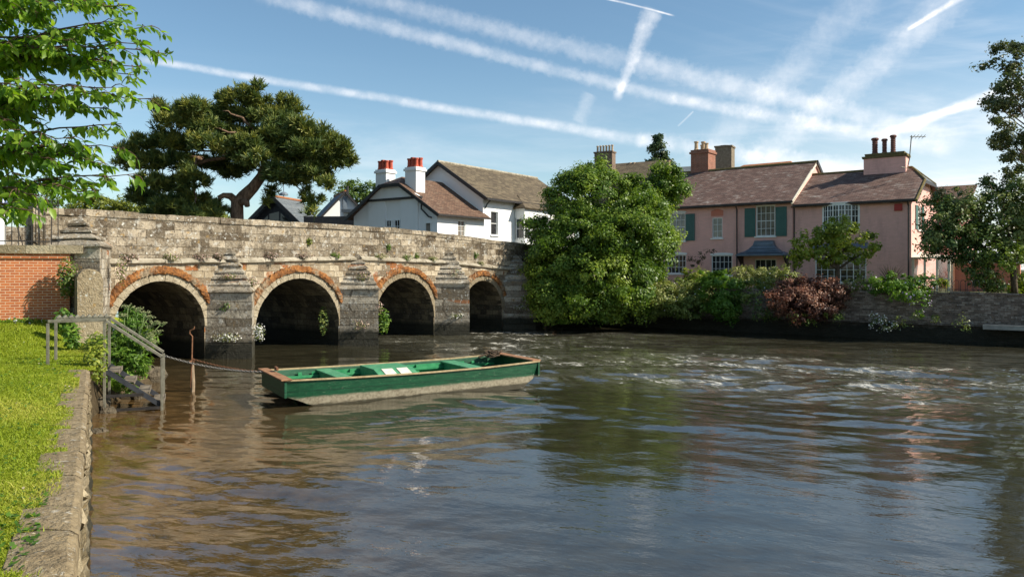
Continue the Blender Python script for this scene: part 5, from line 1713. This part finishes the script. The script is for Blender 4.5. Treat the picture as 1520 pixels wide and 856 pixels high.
# small garden tree in front of the wing
gt = at(1243, 432, 36)
lb = [lobe(1235, 350, 36, 36, 22), lobe(1205, 360, 36, 30, 20), lobe(1262, 355, 36, 28, 20), lobe(1250, 335, 36.5, 26, 13), lobe(1190, 375, 35.5, 18, 14), lobe(1280, 375, 36, 18, 9), lobe(1297, 366, 36, 10, 5),
      lobe(1225, 380, 35.4, 34, 14), lobe(1262, 388, 36, 20, 9), lobe(1183, 390, 36, 10, 8), lobe(1292, 350, 36.3, 5, 5)]
plant('garden_tree', 'small spreading light green tree in front of the large pink wing window', 'tree', gt, lb, 'l_lime', .26, 3.2, 36, .16, .095, up=.5, shell=.45, leafname='crown', stem_mat='bark',
      stems=[limb(gt, at(1243, 395, 36), .13, .09, 0, 4, .02)] + [limb(at(1243, 400, 36), at(px, py, 36), .07, .02, .1, 5, .04) for px, py in ((1205, 358), (1230, 345), (1262, 345), (1285, 375), (1190, 378), (1250, 330))])

# dark evergreen tree at the right
dt = at(1506, 436, 33.5)
lb = [lobe(1400, 330, 34, 34, 32), lobe(1435, 315, 34, 38, 34), lobe(1480, 320, 34, 40, 40), lobe(1385, 355, 34, 24, 24), lobe(1420, 365, 33.6, 34, 26), lobe(1460, 365, 33, 36, 34), lobe(1505, 350, 33, 36, 40), lobe(1395, 300, 34.5, 20, 18),
      lobe(1455, 395, 32.8, 30, 22), lobe(1468, 418, 33.4, 26, 16), lobe(1510, 290, 34, 30, 28), lobe(1470, 285, 34.5, 14, 14), lobe(1545, 330, 33, 40, 60), lobe(1465, 268, 35, 7, 8)]
plant('evergreen_tree', 'dense dark evergreen tree behind the river wall at the right', 'tree', dt, lb, 'l_dark', .32, 5.2, 70, .13, .08, up=.4, shell=.55, leafname='crown', stem_mat='bark',
      stems=[limb(dt, at(1503, 385, 33.5), .14, .12, 0, 4, .02)] + [limb(at(1503, 395, 33.5), at(px, py, 33.8), .09, .02, .05, 6, .08) for px, py in ((1400, 330), (1440, 310), (1485, 300), (1420, 370), (1530, 320), (1470, 275))])
shrub('rusty_shrub', 'russet tinged holly growing through the dark evergreen tree', [(1475, 335, 32.8, 30, 20), (1440, 310, 33.0, 20, 14), (1400, 290, 33.8, 12, 10)], 'l_rusty', .11, .26, 1.6, 26)
shrub('fern_leaved_shrub', 'feathery mid green shrub hanging in front of the dark evergreen', [(1500, 375, 31.6, 30, 20), (1520, 395, 31.6, 26, 16), (1478, 385, 31.8, 18, 14)], 'l_far', .12, .26, 2.4, 30)

# tall sparse tree at the right edge
tt_ = Vector((25.2, 34.5, 1.9))
tips = [(1478, 92), (1490, 70), (1500, 110), (1478, 155), (1472, 150), (1490, 180), (1485, 200), (1478, 215), (1500, 235), (1512, 160), (1515, 95), (1530, 60), (1540, 130), (1495, 150), (1482, 130), (1520, 200), (1510, 225), (1496, 255), (1545, 220), (1560, 90), (1590, 140), (1600, 60), (1580, 30), (1620, 180), (1508, 75), (1494, 128)]
stems = [limb(tt_, (25.0, 34.5, 11), .28, .14, 0, 6, .05), limb((25.0, 34.5, 11), at(1570, 50, 34.5), .14, .03, 0, 5, .05)]
lb = []
for px, py in tips:
    d_ = 34.5 + random.uniform(-1.5, 1.5); q = at(px, py, d_)
    z0 = min(11.5, max(5, q.z - 2.2))
    stems.append(limb((25.0, 34.5, z0), q, .06, .012, -.15, 7, .10))
    for _ in range(3):
        o = Vector((random.uniform(-.5, .9), random.uniform(-.5, .5), random.uniform(-.4, .3)))
        stems.append(limb(q.lerp(Vector((25, 34.5, z0)), random.uniform(.1, .4)), q + o, .014, .006, 0, 3, .05))
        lb.append((tuple(q + o), (.34, .34, .24)))
    lb.append((tuple(q), (.38, .38, .28)))
plant('tall_tree', 'tall sparse twiggy tree reaching in from the right edge against the sky', 'tree', tt_, lb, 'l_grey', .22, 3.2, 28, .125, .075, up=.3, shell=.2, leafname='crown', stem_mat='bark', stems=stems)

# pine beyond the bridge
pt = Vector(at(352, 345, 47)); pt.z = 3.0
pts = [pt, at(352, 330, 47), at(352, 302, 47), at(362, 292, 47), at(376, 278, 47), at(388, 262, 47), at(394, 245, 47.3), at(385, 215, 47.6), at(370, 180, 48), at(366, 140, 48)]
stems = [(pts, [.46, .40, .38, .40, .34, .30, .26, .20, .13, .04])]
stems.append(([at(352, 300, 47), at(342, 291, 46.8), at(332, 290, 46.6), at(324, 294, 46.5)], [.26, .22, .16, .14]))
stems.append(([at(358, 300, 46.8), at(366, 299, 46.6), at(367, 306, 46.5)], [.24, .20, .16]))
for px, py, sx, sy in ((480, 225, 392, 250), (515, 220, 394, 246), (490, 250, 392, 250), (455, 285, 385, 262), (440, 170, 390, 225), (300, 190, 388, 215), (250, 170, 386, 215), (330, 165, 380, 195), (285, 255, 300, 235), (210, 250, 300, 235), (240, 300, 288, 262), (260, 235, 388, 222), (420, 215, 392, 240), (330, 230, 390, 232), (290, 300, 288, 262)):
    stems.append(limb(at(sx, sy, 47.3), at(px, py, 47.3 + random.uniform(-2.5, 2.5)), .12, .025, .25, 7, .10))
stems.append(limb(at(388, 225, 47.3), at(290, 245, 47.2), .14, .10, .1, 5, .08)); stems.append(limb(at(290, 245, 47.2), at(285, 300, 47), .09, .05, 0, 4, .1))
pl = [(367, 140, 18, 14), (345, 150, 22, 16), (388, 155, 18, 15), (330, 172, 26, 14), (365, 172, 30, 14), (400, 175, 22, 14), (428, 165, 20, 18), (420, 188, 30, 14), (450, 190, 22, 16), (290, 160, 16, 12), (272, 165, 18, 13), (250, 165, 14, 9),
      (262, 182, 28, 14), (300, 185, 28, 15), (335, 198, 34, 14), (380, 200, 34, 14), (430, 208, 36, 14), (468, 210, 26, 14), (498, 215, 24, 10), (515, 222, 13, 10), (480, 230, 32, 13), (440, 232, 34, 12), (395, 228, 30, 12),
      (350, 225, 34, 12), (305, 212, 30, 13), (258, 212, 34, 15), (222, 210, 24, 14), (205, 222, 16, 14), (186, 225, 14, 12), (190, 240, 18, 14), (225, 240, 28, 15), (265, 240, 28, 14), (300, 240, 24, 12), (335, 248, 22, 9),
      (225, 270, 24, 14), (255, 275, 26, 16), (285, 270, 22, 16), (220, 295, 24, 12), (255, 302, 30, 12), (295, 300, 24, 14), (320, 310, 20, 10), (300, 318, 26, 10), (245, 318, 30, 9), (488, 245, 24, 9), (505, 240, 16, 9), (455, 252, 26, 8), (475, 262, 18, 7),
      (415, 250, 20, 8), (370, 250, 16, 6), (402, 282, 8, 12), (455, 290, 9, 14), (470, 300, 9, 22), (460, 312, 7, 12), (395, 300, 6, 10), (412, 262, 26, 10), (438, 268, 22, 9), (482, 274, 16, 8), (375, 236, 26, 11), (345, 256, 20, 8), (410, 222, 30, 12), (455, 220, 28, 12), (365, 215, 30, 11)]
lb = [lobe(px, py, 47.3 + random.uniform(-2.6, 2.2), rx * .98, ry * .74, rx / F * 47 * .9) for px, py, rx, ry in pl]
for _ in range(36):
    (lx, ly, lz), (ax, ay, az) = random.choice(lb[:45]); a_ = random.uniform(0, 6.28)
    lb.append(((lx + ax * math.cos(a_) * random.uniform(.5, 1.1), ly + ay * math.sin(a_) * .8, lz + az * random.uniform(.5, 1.25)), (random.uniform(.18, .5), random.uniform(.2, .5), random.uniform(.22, .5))))
P, N, V = crown_points(lb, .27, 4.2, 9, .5, .5)
n = len(P)
# each point becomes a tuft of narrow needles
K = 7
Pn = np.repeat(P, K, 0); dirs = unit(rng.normal(size=(n * K, 3)) * .75 + np.repeat(unit(N * .6 + np.array([.0, 0, .75])), K, 0))
Ln = (.24 + .20 * rng.random(n * K))[:, None]; sd = unit(np.cross(dirs, rng.normal(size=(n * K, 3)))) * (.026 + .014 * rng.random(n * K))[:, None]
Vn = np.stack([Pn - sd, Pn + sd, Pn + dirs * Ln + sd * .35, Pn + dirs * Ln - sd * .35], 1).reshape(-1, 3)
pine = thing('pine_tree', 'large spreading dark pine with leaning trunk behind the bridge', 'tree', pt)
np_mesh('crown', Vn, np.arange(len(Vn)).reshape(-1, 4), M['l_pine'], pine, np.clip(np.repeat(V, K) + rng.normal(size=n * K) * .12, 0, 1))
b = MB()
for p_, r_ in stems: b.tube(p_, r_, 8)
b.build('trunk', M['pinebark'], pine, world=True, smooth=True)

# other trees beyond the bridge
def bgtree(name, label, base, ells, mat, L, sub, per, dens=4.2, group=None, up=.5, shell=.55):
    lobes = [lobe(*e) for e in ells]
    bs = Vector(base)
    st_ = [limb(bs, lobes[0][0], .22, .08, 0, 5, .1)] + [limb(Vector(lobes[0][0]) - Vector((0, 0, lobes[0][1][2] * .6)), l[0], .09, .03, 0, 4, .1) for l in lobes[1:]]
    return plant(name, label, 'tree', base, lobes, mat, sub, dens, per, L, L * .55, group, up, shell, stems=st_, stem_mat='bark', leafname='crown')
bgtree('leafy_tree', 'leafy green tree behind the iron fence at far left', tuple(at(62, 380, 42)), [(64, 305, 42, 22, 30), (70, 275, 42, 13, 20), (48, 320, 42, 24, 26), (80, 318, 42, 16, 18), (30, 300, 43, 20, 25), (66, 340, 42, 24, 20), (88, 297, 43, 6, 7)], 'l_far', .15, .34, 40)
bgtree('willow_tree', 'pale yellow green willow low above the bridge parapet at left', tuple(at(150, 345, 72)), [(125, 305, 72, 30, 14), (160, 302, 72, 34, 13), (195, 305, 72, 24, 12), (108, 314, 72, 20, 12), (215, 314, 72, 26, 9), (150, 316, 72, 44, 10)], 'l_willow', .26, .5, 44)
bgtree('willow_tree', 'pale willow glimpsed beneath the pine branches', tuple(at(320, 345, 74)), [(300, 318, 74, 34, 12), (275, 322, 74, 30, 10), (325, 322, 74, 18, 8)], 'l_willow', .26, .5, 40)
bgtree('round_tree', 'mid green round tree between slate house and white house', tuple(at(528, 340, 74)), [(530, 290, 74, 24, 18), (512, 285, 74, 16, 14), (548, 285, 74, 18, 16), (525, 275, 75, 14, 9), (560, 295, 74, 18, 14), (505, 300, 74, 14, 12)], 'l_far', .24, .5, 44)
bgtree('poplar_tree', 'tall narrow dark poplar rising above the big bush', tuple(at(979, 330, 92)), [(979, 245, 92, 17, 18), (977, 222, 92, 12, 14), (978, 208, 92, 9, 9), (970, 240, 92, 11, 14), (990, 240, 92, 9, 12), (995, 256, 92, 9, 14), (966, 258, 92, 9, 12), (985, 262, 92, 18, 16)], 'l_poplar', .36, .5, 60, dens=4)

# cherry tree reaching in from the left
ct = Vector((-8.9, 10.6, 1.3))
limbs_ = [limb(ct, (-8.7, 10.4, 3.4), .20, .15, 0, 4, .02)]
fork = Vector((-8.7, 10.4, 3.4))
tips = [(246, 80, 9.2), (236, 146, 8.8), (226, 38, 9.4), (212, 66, 8.6), (195, 8, 9.0), (150, -12, 8.6), (205, 112, 9.6), (200, 258, 8.8), (150, 282, 8.6), (188, 222, 9.4), (120, 268, 9.2), (60, 290, 8.4), (30, 262, 9.0),
        (180, 184, 9.0), (110, 204, 8.4), (60, 182, 9.4), (40, 120, 8.4), (100, 60, 8.8), (60, 20, 9.4), (120, 130, 8.6), (160, 160, 9.2), (42, 312, 8.0), (15, 230, 9.4), (140, 216, 9.6), (90, 150, 9.0), (170, 92, 9.0), (80, 236, 8.8), (10, 60, 9.0),
        (10, 180, 8.8), (130, 40, 9.4), (20, -10, 8.6), (90, 0, 9.2), (196, 32, 8.9), (160, 10, 9.5), (215, 100, 9.0), (150, 245, 9.2), (170, 130, 8.5), (60, 70, 9.0), (20, 150, 9.5), (130, 90, 9.3)]
main = [Vector((-7.4, 10.0, z)) for z in (3.7, 4.3, 4.9, 5.5, 6.1)]
for mpt in main: limbs_.append(limb(fork, mpt, .10, .055, .05, 5, .04))
lp, ld, lv_ = [], [], []
for px, py, d_ in tips:
    q = at(px, py, d_)
    src = min(main, key=lambda v: abs(v.z - (q.z - .1)) + random.uniform(0, .4))
    pts, rad = limb(src, q, .022, .004, .16, 9, .05)
    limbs_.append((pts, rad))
    tb = random.random()
    for i in range(2, 10):
        for _ in range(2 if i < 7 else 3):
            base = Vector(pts[i - 1]).lerp(Vector(pts[i]), random.random())
            out_ = (Vector(pts[i]) - Vector(pts[i - 1])).normalized()
            a_ = random.uniform(-1.25, 1.25)
            dr = Vector((out_.x * math.cos(a_) - out_.y * math.sin(a_), out_.x * math.sin(a_) + out_.y * math.cos(a_), random.uniform(-.55, .25))).normalized()
            Ltw = random.uniform(.20, .50) * (1.0 if i < 8 else .5)
            tp, tr_ = limb(base, base + dr * Ltw + Vector((0, 0, -.05)), .006, .003, .03, 4, .012)
            limbs_.append((tp, tr_))
            nl = int(Ltw / .034)
            for j in range(nl):
                t = (j + .6) / nl
                p = Vector(tp[0]).lerp(Vector(tp[-1]), t)
                sgn = 1 if j % 2 else -1
                sidev = dr.cross(Vector((0, 0, 1))).normalized() * sgn
                ax = (dr * random.uniform(.2, .8) + sidev * random.uniform(.3, .9) + Vector((0, 0, random.uniform(-1.2, .25)))).normalized()
                lp.append(p); ld.append(ax); lv_.append(min(1, max(0, tb * .35 + random.random() * .65)))
lp = np.array(lp); ld = np.array(ld); n = len(lp)
print('cherry leaves', n)
L_ = (.075 + .085 * rng.random(n))[:, None]; W2_ = L_ * (.48 + .12 * rng.random((n, 1)))
up_ = unit(np.array([.15, 0, 1.0]) + rng.normal(size=(n, 3)) * .55)
sd = unit(np.cross(ld, up_)); nr = np.cross(sd, ld)
def st_p(t, w, f): return lp + ld * L_ * t + sd * W2_ * w * .5 + nr * (abs(w) * .16 * W2_ - .22 * L_ * t * t * f)
cols_ = [st_p(0, 0, 1), st_p(.30, -.92, 1), st_p(.32, 0, 1), st_p(.30, .92, 1), st_p(.66, -.72, 1), st_p(.68, 0, 1), st_p(.66, .72, 1), st_p(1.0, 0, 1)]
Vc = np.stack(cols_, 1).reshape(-1, 3)
tri = np.array([(0, 2, 1), (0, 3, 2), (1, 2, 4), (2, 5, 4), (2, 3, 5), (3, 6, 5), (4, 5, 7), (5, 6, 7)])
Fc = (np.arange(n)[:, None, None] * 8 + tri[None]).reshape(-1, 3)
cherry = thing('cherry_tree', 'leafy bright green cherry tree branches reaching in at top left', 'tree', ct)
np_mesh('crown', Vc, Fc, M['l_cherry'], cherry, np.repeat(np.array(lv_), 8))
b = MB()
for p_, r_ in limbs_: b.tube(p_, r_, 6)
b.build('trunk', M['cherrybark'], cherry, world=True, smooth=True)

# ------------------------------------------------------------------ plants on the bridge and the near bank
def tuft(name, label, c, r, mat, L, cnt, group=None, flowers=None, cat='plant'):
    t = thing(name, label, cat, c, 0, group)
    P = np.array(c) + unit(rng.normal(size=(cnt, 3))) * rng.random((cnt, 1)) ** .5 * np.array(r)
    N = unit(P - np.array(c) + np.array([.2, -.3, .5]) * r[2] + rng.normal(size=(cnt, 3)) * .15)
    vv, ff = leaf_quads(P, N, L * (.6 + .8 * rng.random(cnt)), L * .5)
    ex = None
    if flowers:
        fm, fr, fl = flowers
        k = rng.random(cnt) < fr
        v2, f2 = leaf_quads(P[k] + N[k] * .05, N[k], fl, fl * .9)
        ex = (v2, f2, rng.random(int(k.sum())), M[fm])
    np_mesh('foliage', vv, ff, M[mat], t, rng.random(cnt), extra=ex)
    return t
BM = world_mat(bridge)
lv2 = lambda s, y, z: tuple(BM @ Vector((s, y, z)))
GL = 'fleabane tufts along the bridge ledge'
places = ['above the left half of the first arch', 'above the crown of the first arch', 'above the right half of the first arch', 'left of the second pyramid cap', 'right of the second pyramid cap', 'above the crown of the second arch', 'left of the third pyramid cap', 'right of the third pyramid cap', 'above the third arch', 'left of the fourth pyramid cap', 'above the fourth arch']
for (s, w, fl, mt), wh_ in zip(((-3.9, .45, .5, 'l_rusty'), (-2.5, .36, .3, 'l_hedge'), (-1.45, .40, .5, 'l_rusty'), (-.75, .22, .3, 'l_rusty'), (1.3, .5, .5, 'l_rusty'), (2.7, .55, .5, 'l_rusty'), (4.3, .28, .1, 'l_green'), (6.6, .55, .2, 'l_hedge'), (8.2, .35, .1, 'l_green'), (9.8, .35, .1, 'l_hedge'), (13.2, .3, .2, 'l_hedge')), places):
    tuft('ledge_tuft', 'small wild flower tuft on the bridge ledge ' + wh_, lv2(s, -.06, cz(s) + .12), (w, .12, .14), mt, .06, 260, GL, ('pinkpetal', fl, .045))
GC = 'wild flowers growing on the cutwaters'
for s, y, z, r, fl, wh_ in ((-.75, -.62, .72, (.55, .25, .16), .6, 'white flowers along the foot of the first cutwater'), (.02, -1.30, .85, (.22, .16, .30), .5, 'white flower bunch hanging from the sharp edge of the first cutwater'),
                            (-.55, -.45, 2.75, (.32, .2, .12), .35, 'brownish pink flowers across the first stepped cap'), (.1, -.75, 2.55, (.25, .2, .15), .5, 'pale pink flowers low on the first stepped cap'),
                            (5.1, -.65, .8, (.4, .3, .2), .4, 'pale flowers at the foot of the second cutwater'), (5.3, -.6, 2.7, (.35, .25, .2), .5, 'pink flowers across the second stepped cap'),
                            (5.55, -1.15, 1.5, (.22, .12, .25), .5, 'pink flower patch near the edge of the second cutwater'), (10.8, -.6, 2.8, (.4, .25, .25), .5, 'dusky flowers across the third stepped cap'), (10.7, -.75, .9, (.4, .3, .15), .5, 'white flowers at the foot of the third cutwater'),
                            (15.9, -.6, 3.0, (.4, .3, .4), .4, 'dusky flowers on the shaded fourth stepped cap'), (15.6, -.7, 1.1, (.4, .3, .15), .5, 'white flowers low on the shaded fourth cutwater'), (-4.3, -.7, 3.0, (.16, .2, .5), .5, 'pink brown flowers hanging on the first buttress by the arch')):
    tuft('flower_patch', wh_, lv2(s, y, z), r, 'l_hedge', .06, 300, GC, ('petal' if 'white' in wh_ else 'pinkpetal', fl, .055))
tuft('green_weed', 'tall green weed hanging from the edge of the second cutwater', lv2(5.95, -1.05, .95), (.30, .2, .55), 'l_green', .12, 330)
tuft('green_weed', 'dark green weed on the inside of the second arch', lv2(4.2, .5, 1.0), (.2, .3, .6), 'l_dark', .12, 200)
tuft('green_weed', 'small bright fern on the parapet above the second arch', lv2(3.1, .0, 4.05), (.16, .06, .2), 'l_lime', .08, 130)
tuft('green_weed', 'little green fern on the left face of the first cutwater', lv2(-.75, -.5, 1.75), (.22, .1, .18), 'l_green', .09, 120)
for s, z, wh_ in ((7.2, 3.95, 'left one of the green ferns on the parapet above the third arch'), (8.9, 3.6, 'right one of the green ferns on the parapet above the third arch'), (12.9, 3.7, 'green fern on the shaded parapet above the fourth arch')):
    tuft('green_weed', wh_, lv2(s, .0, z), (.16, .06, .16), 'l_green', .08, 110)
c0 = at(100, 412, 21.7)
tuft('wall_shrub', 'dark green shrub in the corner between brick wall and buttress', tuple(c0), (.30, .25, .62), 'l_far', .10, 700, None, ('pinkpetal', .08, .06), 'shrub')
tuft('wall_shrub', 'broad leaved green weed at the foot of the round topped wall', tuple(at(95, 478, 19.6)), (.28, .25, .35), 'l_green', .15, 260, None, None, 'shrub')
tuft('wall_shrub', 'green weed beside the plinth of the round topped wall', tuple(at(108, 500, 18.8)), (.18, .2, .42), 'l_green', .13, 260, None, None, 'shrub')
tuft('wall_shrub', 'low weeds with pale flowers along the foot of the brick wall', tuple(at(30, 480, 21.0)), (.8, .25, .16), 'l_green', .09, 420, None, ('petal', .08, .06), 'shrub')
tuft('wall_shrub', 'leafy weed sprouting between the quay wall and the steps', tuple(at(142, 530, 15.9)), (.24, .25, .55), 'l_lime', .09, 620, None, None, 'shrub')

# tall umbellifer clump beside the steps
uc = at(185, 565, 18.3)
lb = [lobe(185, 535, 18.2, 28, 26), lobe(172, 512, 18.6, 30, 30), lobe(195, 500, 18.6, 26, 32), lobe(162, 525, 18.6, 26, 22), lobe(205, 525, 18.3, 20, 24), lobe(200, 550, 17.9, 18, 14), lobe(185, 485, 18.8, 22, 20), lobe(200, 470, 18.9, 14, 14), lobe(150, 540, 18.9, 16, 18), lobe(175, 560, 17.7, 24, 16), lobe(188, 573, 17.5, 16, 10), lobe(212, 545, 17.9, 12, 16), lobe(140, 515, 19.2, 14, 20), lobe(215, 505, 18.7, 14, 22)]
st_ = [limb((uc.x + random.uniform(-.4, .3), uc.y + random.uniform(-.3, .3), .35), at(random.uniform(165, 215), random.uniform(470, 520), 18.5), .016, .008, 0, 4, .03) for _ in range(26)]
umb = plant('umbellifer_clump', 'lush green cow parsley clump with flower heads beside the steel steps', 'plant', (uc.x, uc.y, .4), lb, 'l_green', .17, 4.6, 34, .13, .035, up=.3, shell=.3, stems=st_, stem_mat='stem')
b = MB(); P, N = [], []
for px, py in ((205, 458, ), (214, 463), (221, 470), (230, 478), (222, 484), (212, 478), (200, 462), (235, 492), (226, 500), (232, 508), (218, 495), (190, 455), (185, 468), (208, 490), (240, 480), (187, 524), (180, 498)):
    h = at(px, py, 18.6 + random.uniform(-.3, .3))
    b.tube(limb((uc.x + random.uniform(0, .4), uc.y, .9), h, .010, .006, .05, 4, .03)[0], .008, 5)
    for _ in range(12):
        q = h + Vector((random.uniform(-.11, .11), random.uniform(-.11, .11), random.uniform(-.02, .04)))
        b.tube([h - Vector((0, 0, .08)), q], .003, 4)
        for _ in range(5):
            P.append(np.array(q) + rng.normal(size=3) * .014); N.append(unit(np.array([0, -.4, 1]) + rng.normal(size=3) * .3))
b.build('flower_stems', M['stem'], umb, world=True)
vv, ff = leaf_quads(np.array(P), np.array(N), .035, .032)
np_mesh('flower_heads', vv, ff, M['seed'], umb, rng.random(len(ff)))

# loose stones at the foot of the bank
GR = 'stones at the foot of the quay wall'
for px, py, d_, r_, wh_ in ((160, 613, 16.2, .17, 'rough brown stone at the water line below the steps'), (150, 598, 16.6, .20, 'weedy boulder behind the tall stair post'), (205, 575, 18.2, .22, 'dark stone in the shadow under the steps'), (215, 566, 18.7, .14, 'small stone behind the lower handrail post'), (148, 650, 14.3, .18, 'small stone against the quay wall nearest the camera'), (225, 515, 21.0, .35, 'wet boulder under the chain by the first arch')):
    p = at(px, py, d_); p.z = max(-.05, min(p.z, .12))
    b = MB()
    n1 = [(r_ * .75, -.3 * r_ - .1), (r_ * 1.05, 0.0), (r_ * .95, r_ * .35), (r_ * .55, r_ * .62), (r_ * .1, r_ * .7)]
    b.lathe((0, 0, 0), n1, 11)
    o = b.build('stone', M['rock'], None, jit=r_ * .14); o.location = p; o.rotation_euler = (0, 0, random.uniform(0, 6)); tag(o, wh_, 'stone', GR)

# ------------------------------------------------------------------ grass blades on the lawn (one uncountable mass)
nb_ = 300000
u = rng.random(nb_)
yb = 3.2 * (22.5 / 3.2) ** (u ** .92)
fr = rng.random(nb_)
xe = edge_out(yb) - np.where(yb < 15.2, .30, .02)
half = np.where(yb < 15.2, .0, 0)
xl = -.70 * yb - .4
ok = xl < xe
xb = xe + (xl - xe) * fr ** 1.0
# ragged fringe creeping over the coping
fringe = rng.random(nb_) < .06
xb = np.where(fringe, xe + .13 * rng.random(nb_) * (np.sin(yb * 5.3) + np.sin(yb * 2.1 + 1) + .6 > 0), xb)
ok &= ~((xb > -11.9) & (xb < -10.4) & (yb > 20.2))
xb, yb = xb[ok], yb[ok]; n = len(xb)
zb = lawn_z(xb, yb) - .012
patch = .5 + .5 * np.sin(xb * 2.3 + 1.7 * np.sin(yb * 1.1)) * np.sin(yb * 1.9 + 1.3 * np.sin(xb * .9))
h = (.012 + .022 * rng.random(n) ** 2.2) * (.6 + .8 * patch) * np.where(rng.random(n) < .02, 2.0, 1.0) * (1 + yb * .02)
w = .0030 + .00042 * yb
th = rng.uniform(0, 6.28, n); ln = rng.normal(size=(n, 2)) * .55
sd = np.stack([np.cos(th), np.sin(th), np.zeros(n)], 1) * w[:, None]
P = np.stack([xb, yb, zb], 1)
tipv = P + np.stack([ln[:, 0] * h, ln[:, 1] * h, h], 1)
mid_ = P + np.stack([ln[:, 0] * h * .35, ln[:, 1] * h * .35, h * .6], 1)
V = np.stack([P - sd, P + sd, mid_ + sd * .7, tipv, mid_ - sd * .7], 1).reshape(-1, 3)
q = np.arange(n)[:, None] * 5
Fg = np.concatenate([q + np.array([[0, 1, 2, 4]]), ], 0)
Fg2 = q + np.array([[4, 2, 3, 3]])
dry = sstep((np.sin(xb * .9 + 2 * np.sin(yb * .45)) * np.sin(yb * .8 + xb * .5 + .7) - .15) / .6)
edge_d = sstep(1 - (xe[ok] - xb) / .8)
gv = np.clip(.08 + .22 * patch + .42 * rng.random(n) + .28 * dry + .3 * edge_d * rng.random(n), 0, 1)
tag(np_mesh('grass', V, np.concatenate([q + np.array([[0, 1, 4]]), q + np.array([[1, 2, 4]]), q + np.array([[4, 2, 3]])]), M['blade'], None, np.tile(gv, 3)), kind='stuff')

# clover, daisies and dead leaves among the grass (uncountable)
nw = 1500
yw = 3.4 * (21.5 / 3.4) ** rng.random(nw); xw = edge_out(yw) - .25 - (edge_out(yw) - .25 + .70 * yw) * rng.random(nw) ** 1.3
cl = (np.sin(xw * 1.9 + 2.1 * np.sin(yw * .8)) * np.sin(yw * 1.5 + xw) > .15) | (rng.random(nw) < .15)
okw = cl & (xw > -.70 * yw - .3) & ~((xw > -11.9) & (yw > 20.2)); xw, yw = xw[okw], yw[okw]; n = len(xw)
Pw = np.stack([xw, yw, lawn_z(xw, yw) + .015 + .02 * rng.random(n)], 1)
Nw = unit(np.array([0, -.15, 1.0]) + rng.normal(size=(n, 3)) * .35)
vv, ff = leaf_quads(Pw, Nw, (.022 + .03 * rng.random(n)) * (1 + yw * .03), (.016 + .016 * rng.random(n)) * (1 + yw * .03))
kd = rng.random(n) < .05
v2, f2 = leaf_quads(Pw[kd] + np.array([0, 0, .025]), unit(np.array([0, -.5, 1.0]) + rng.normal(size=(kd.sum(), 3)) * .3), .022 * (1 + yw[kd] * .03), .02 * (1 + yw[kd] * .03))
tag(np_mesh('lawn_weeds', vv, ff, M['l_green'], None, .45 * rng.random(n), extra=(v2, f2, rng.random(int(kd.sum())), M['deadleaf'])), kind='stuff')
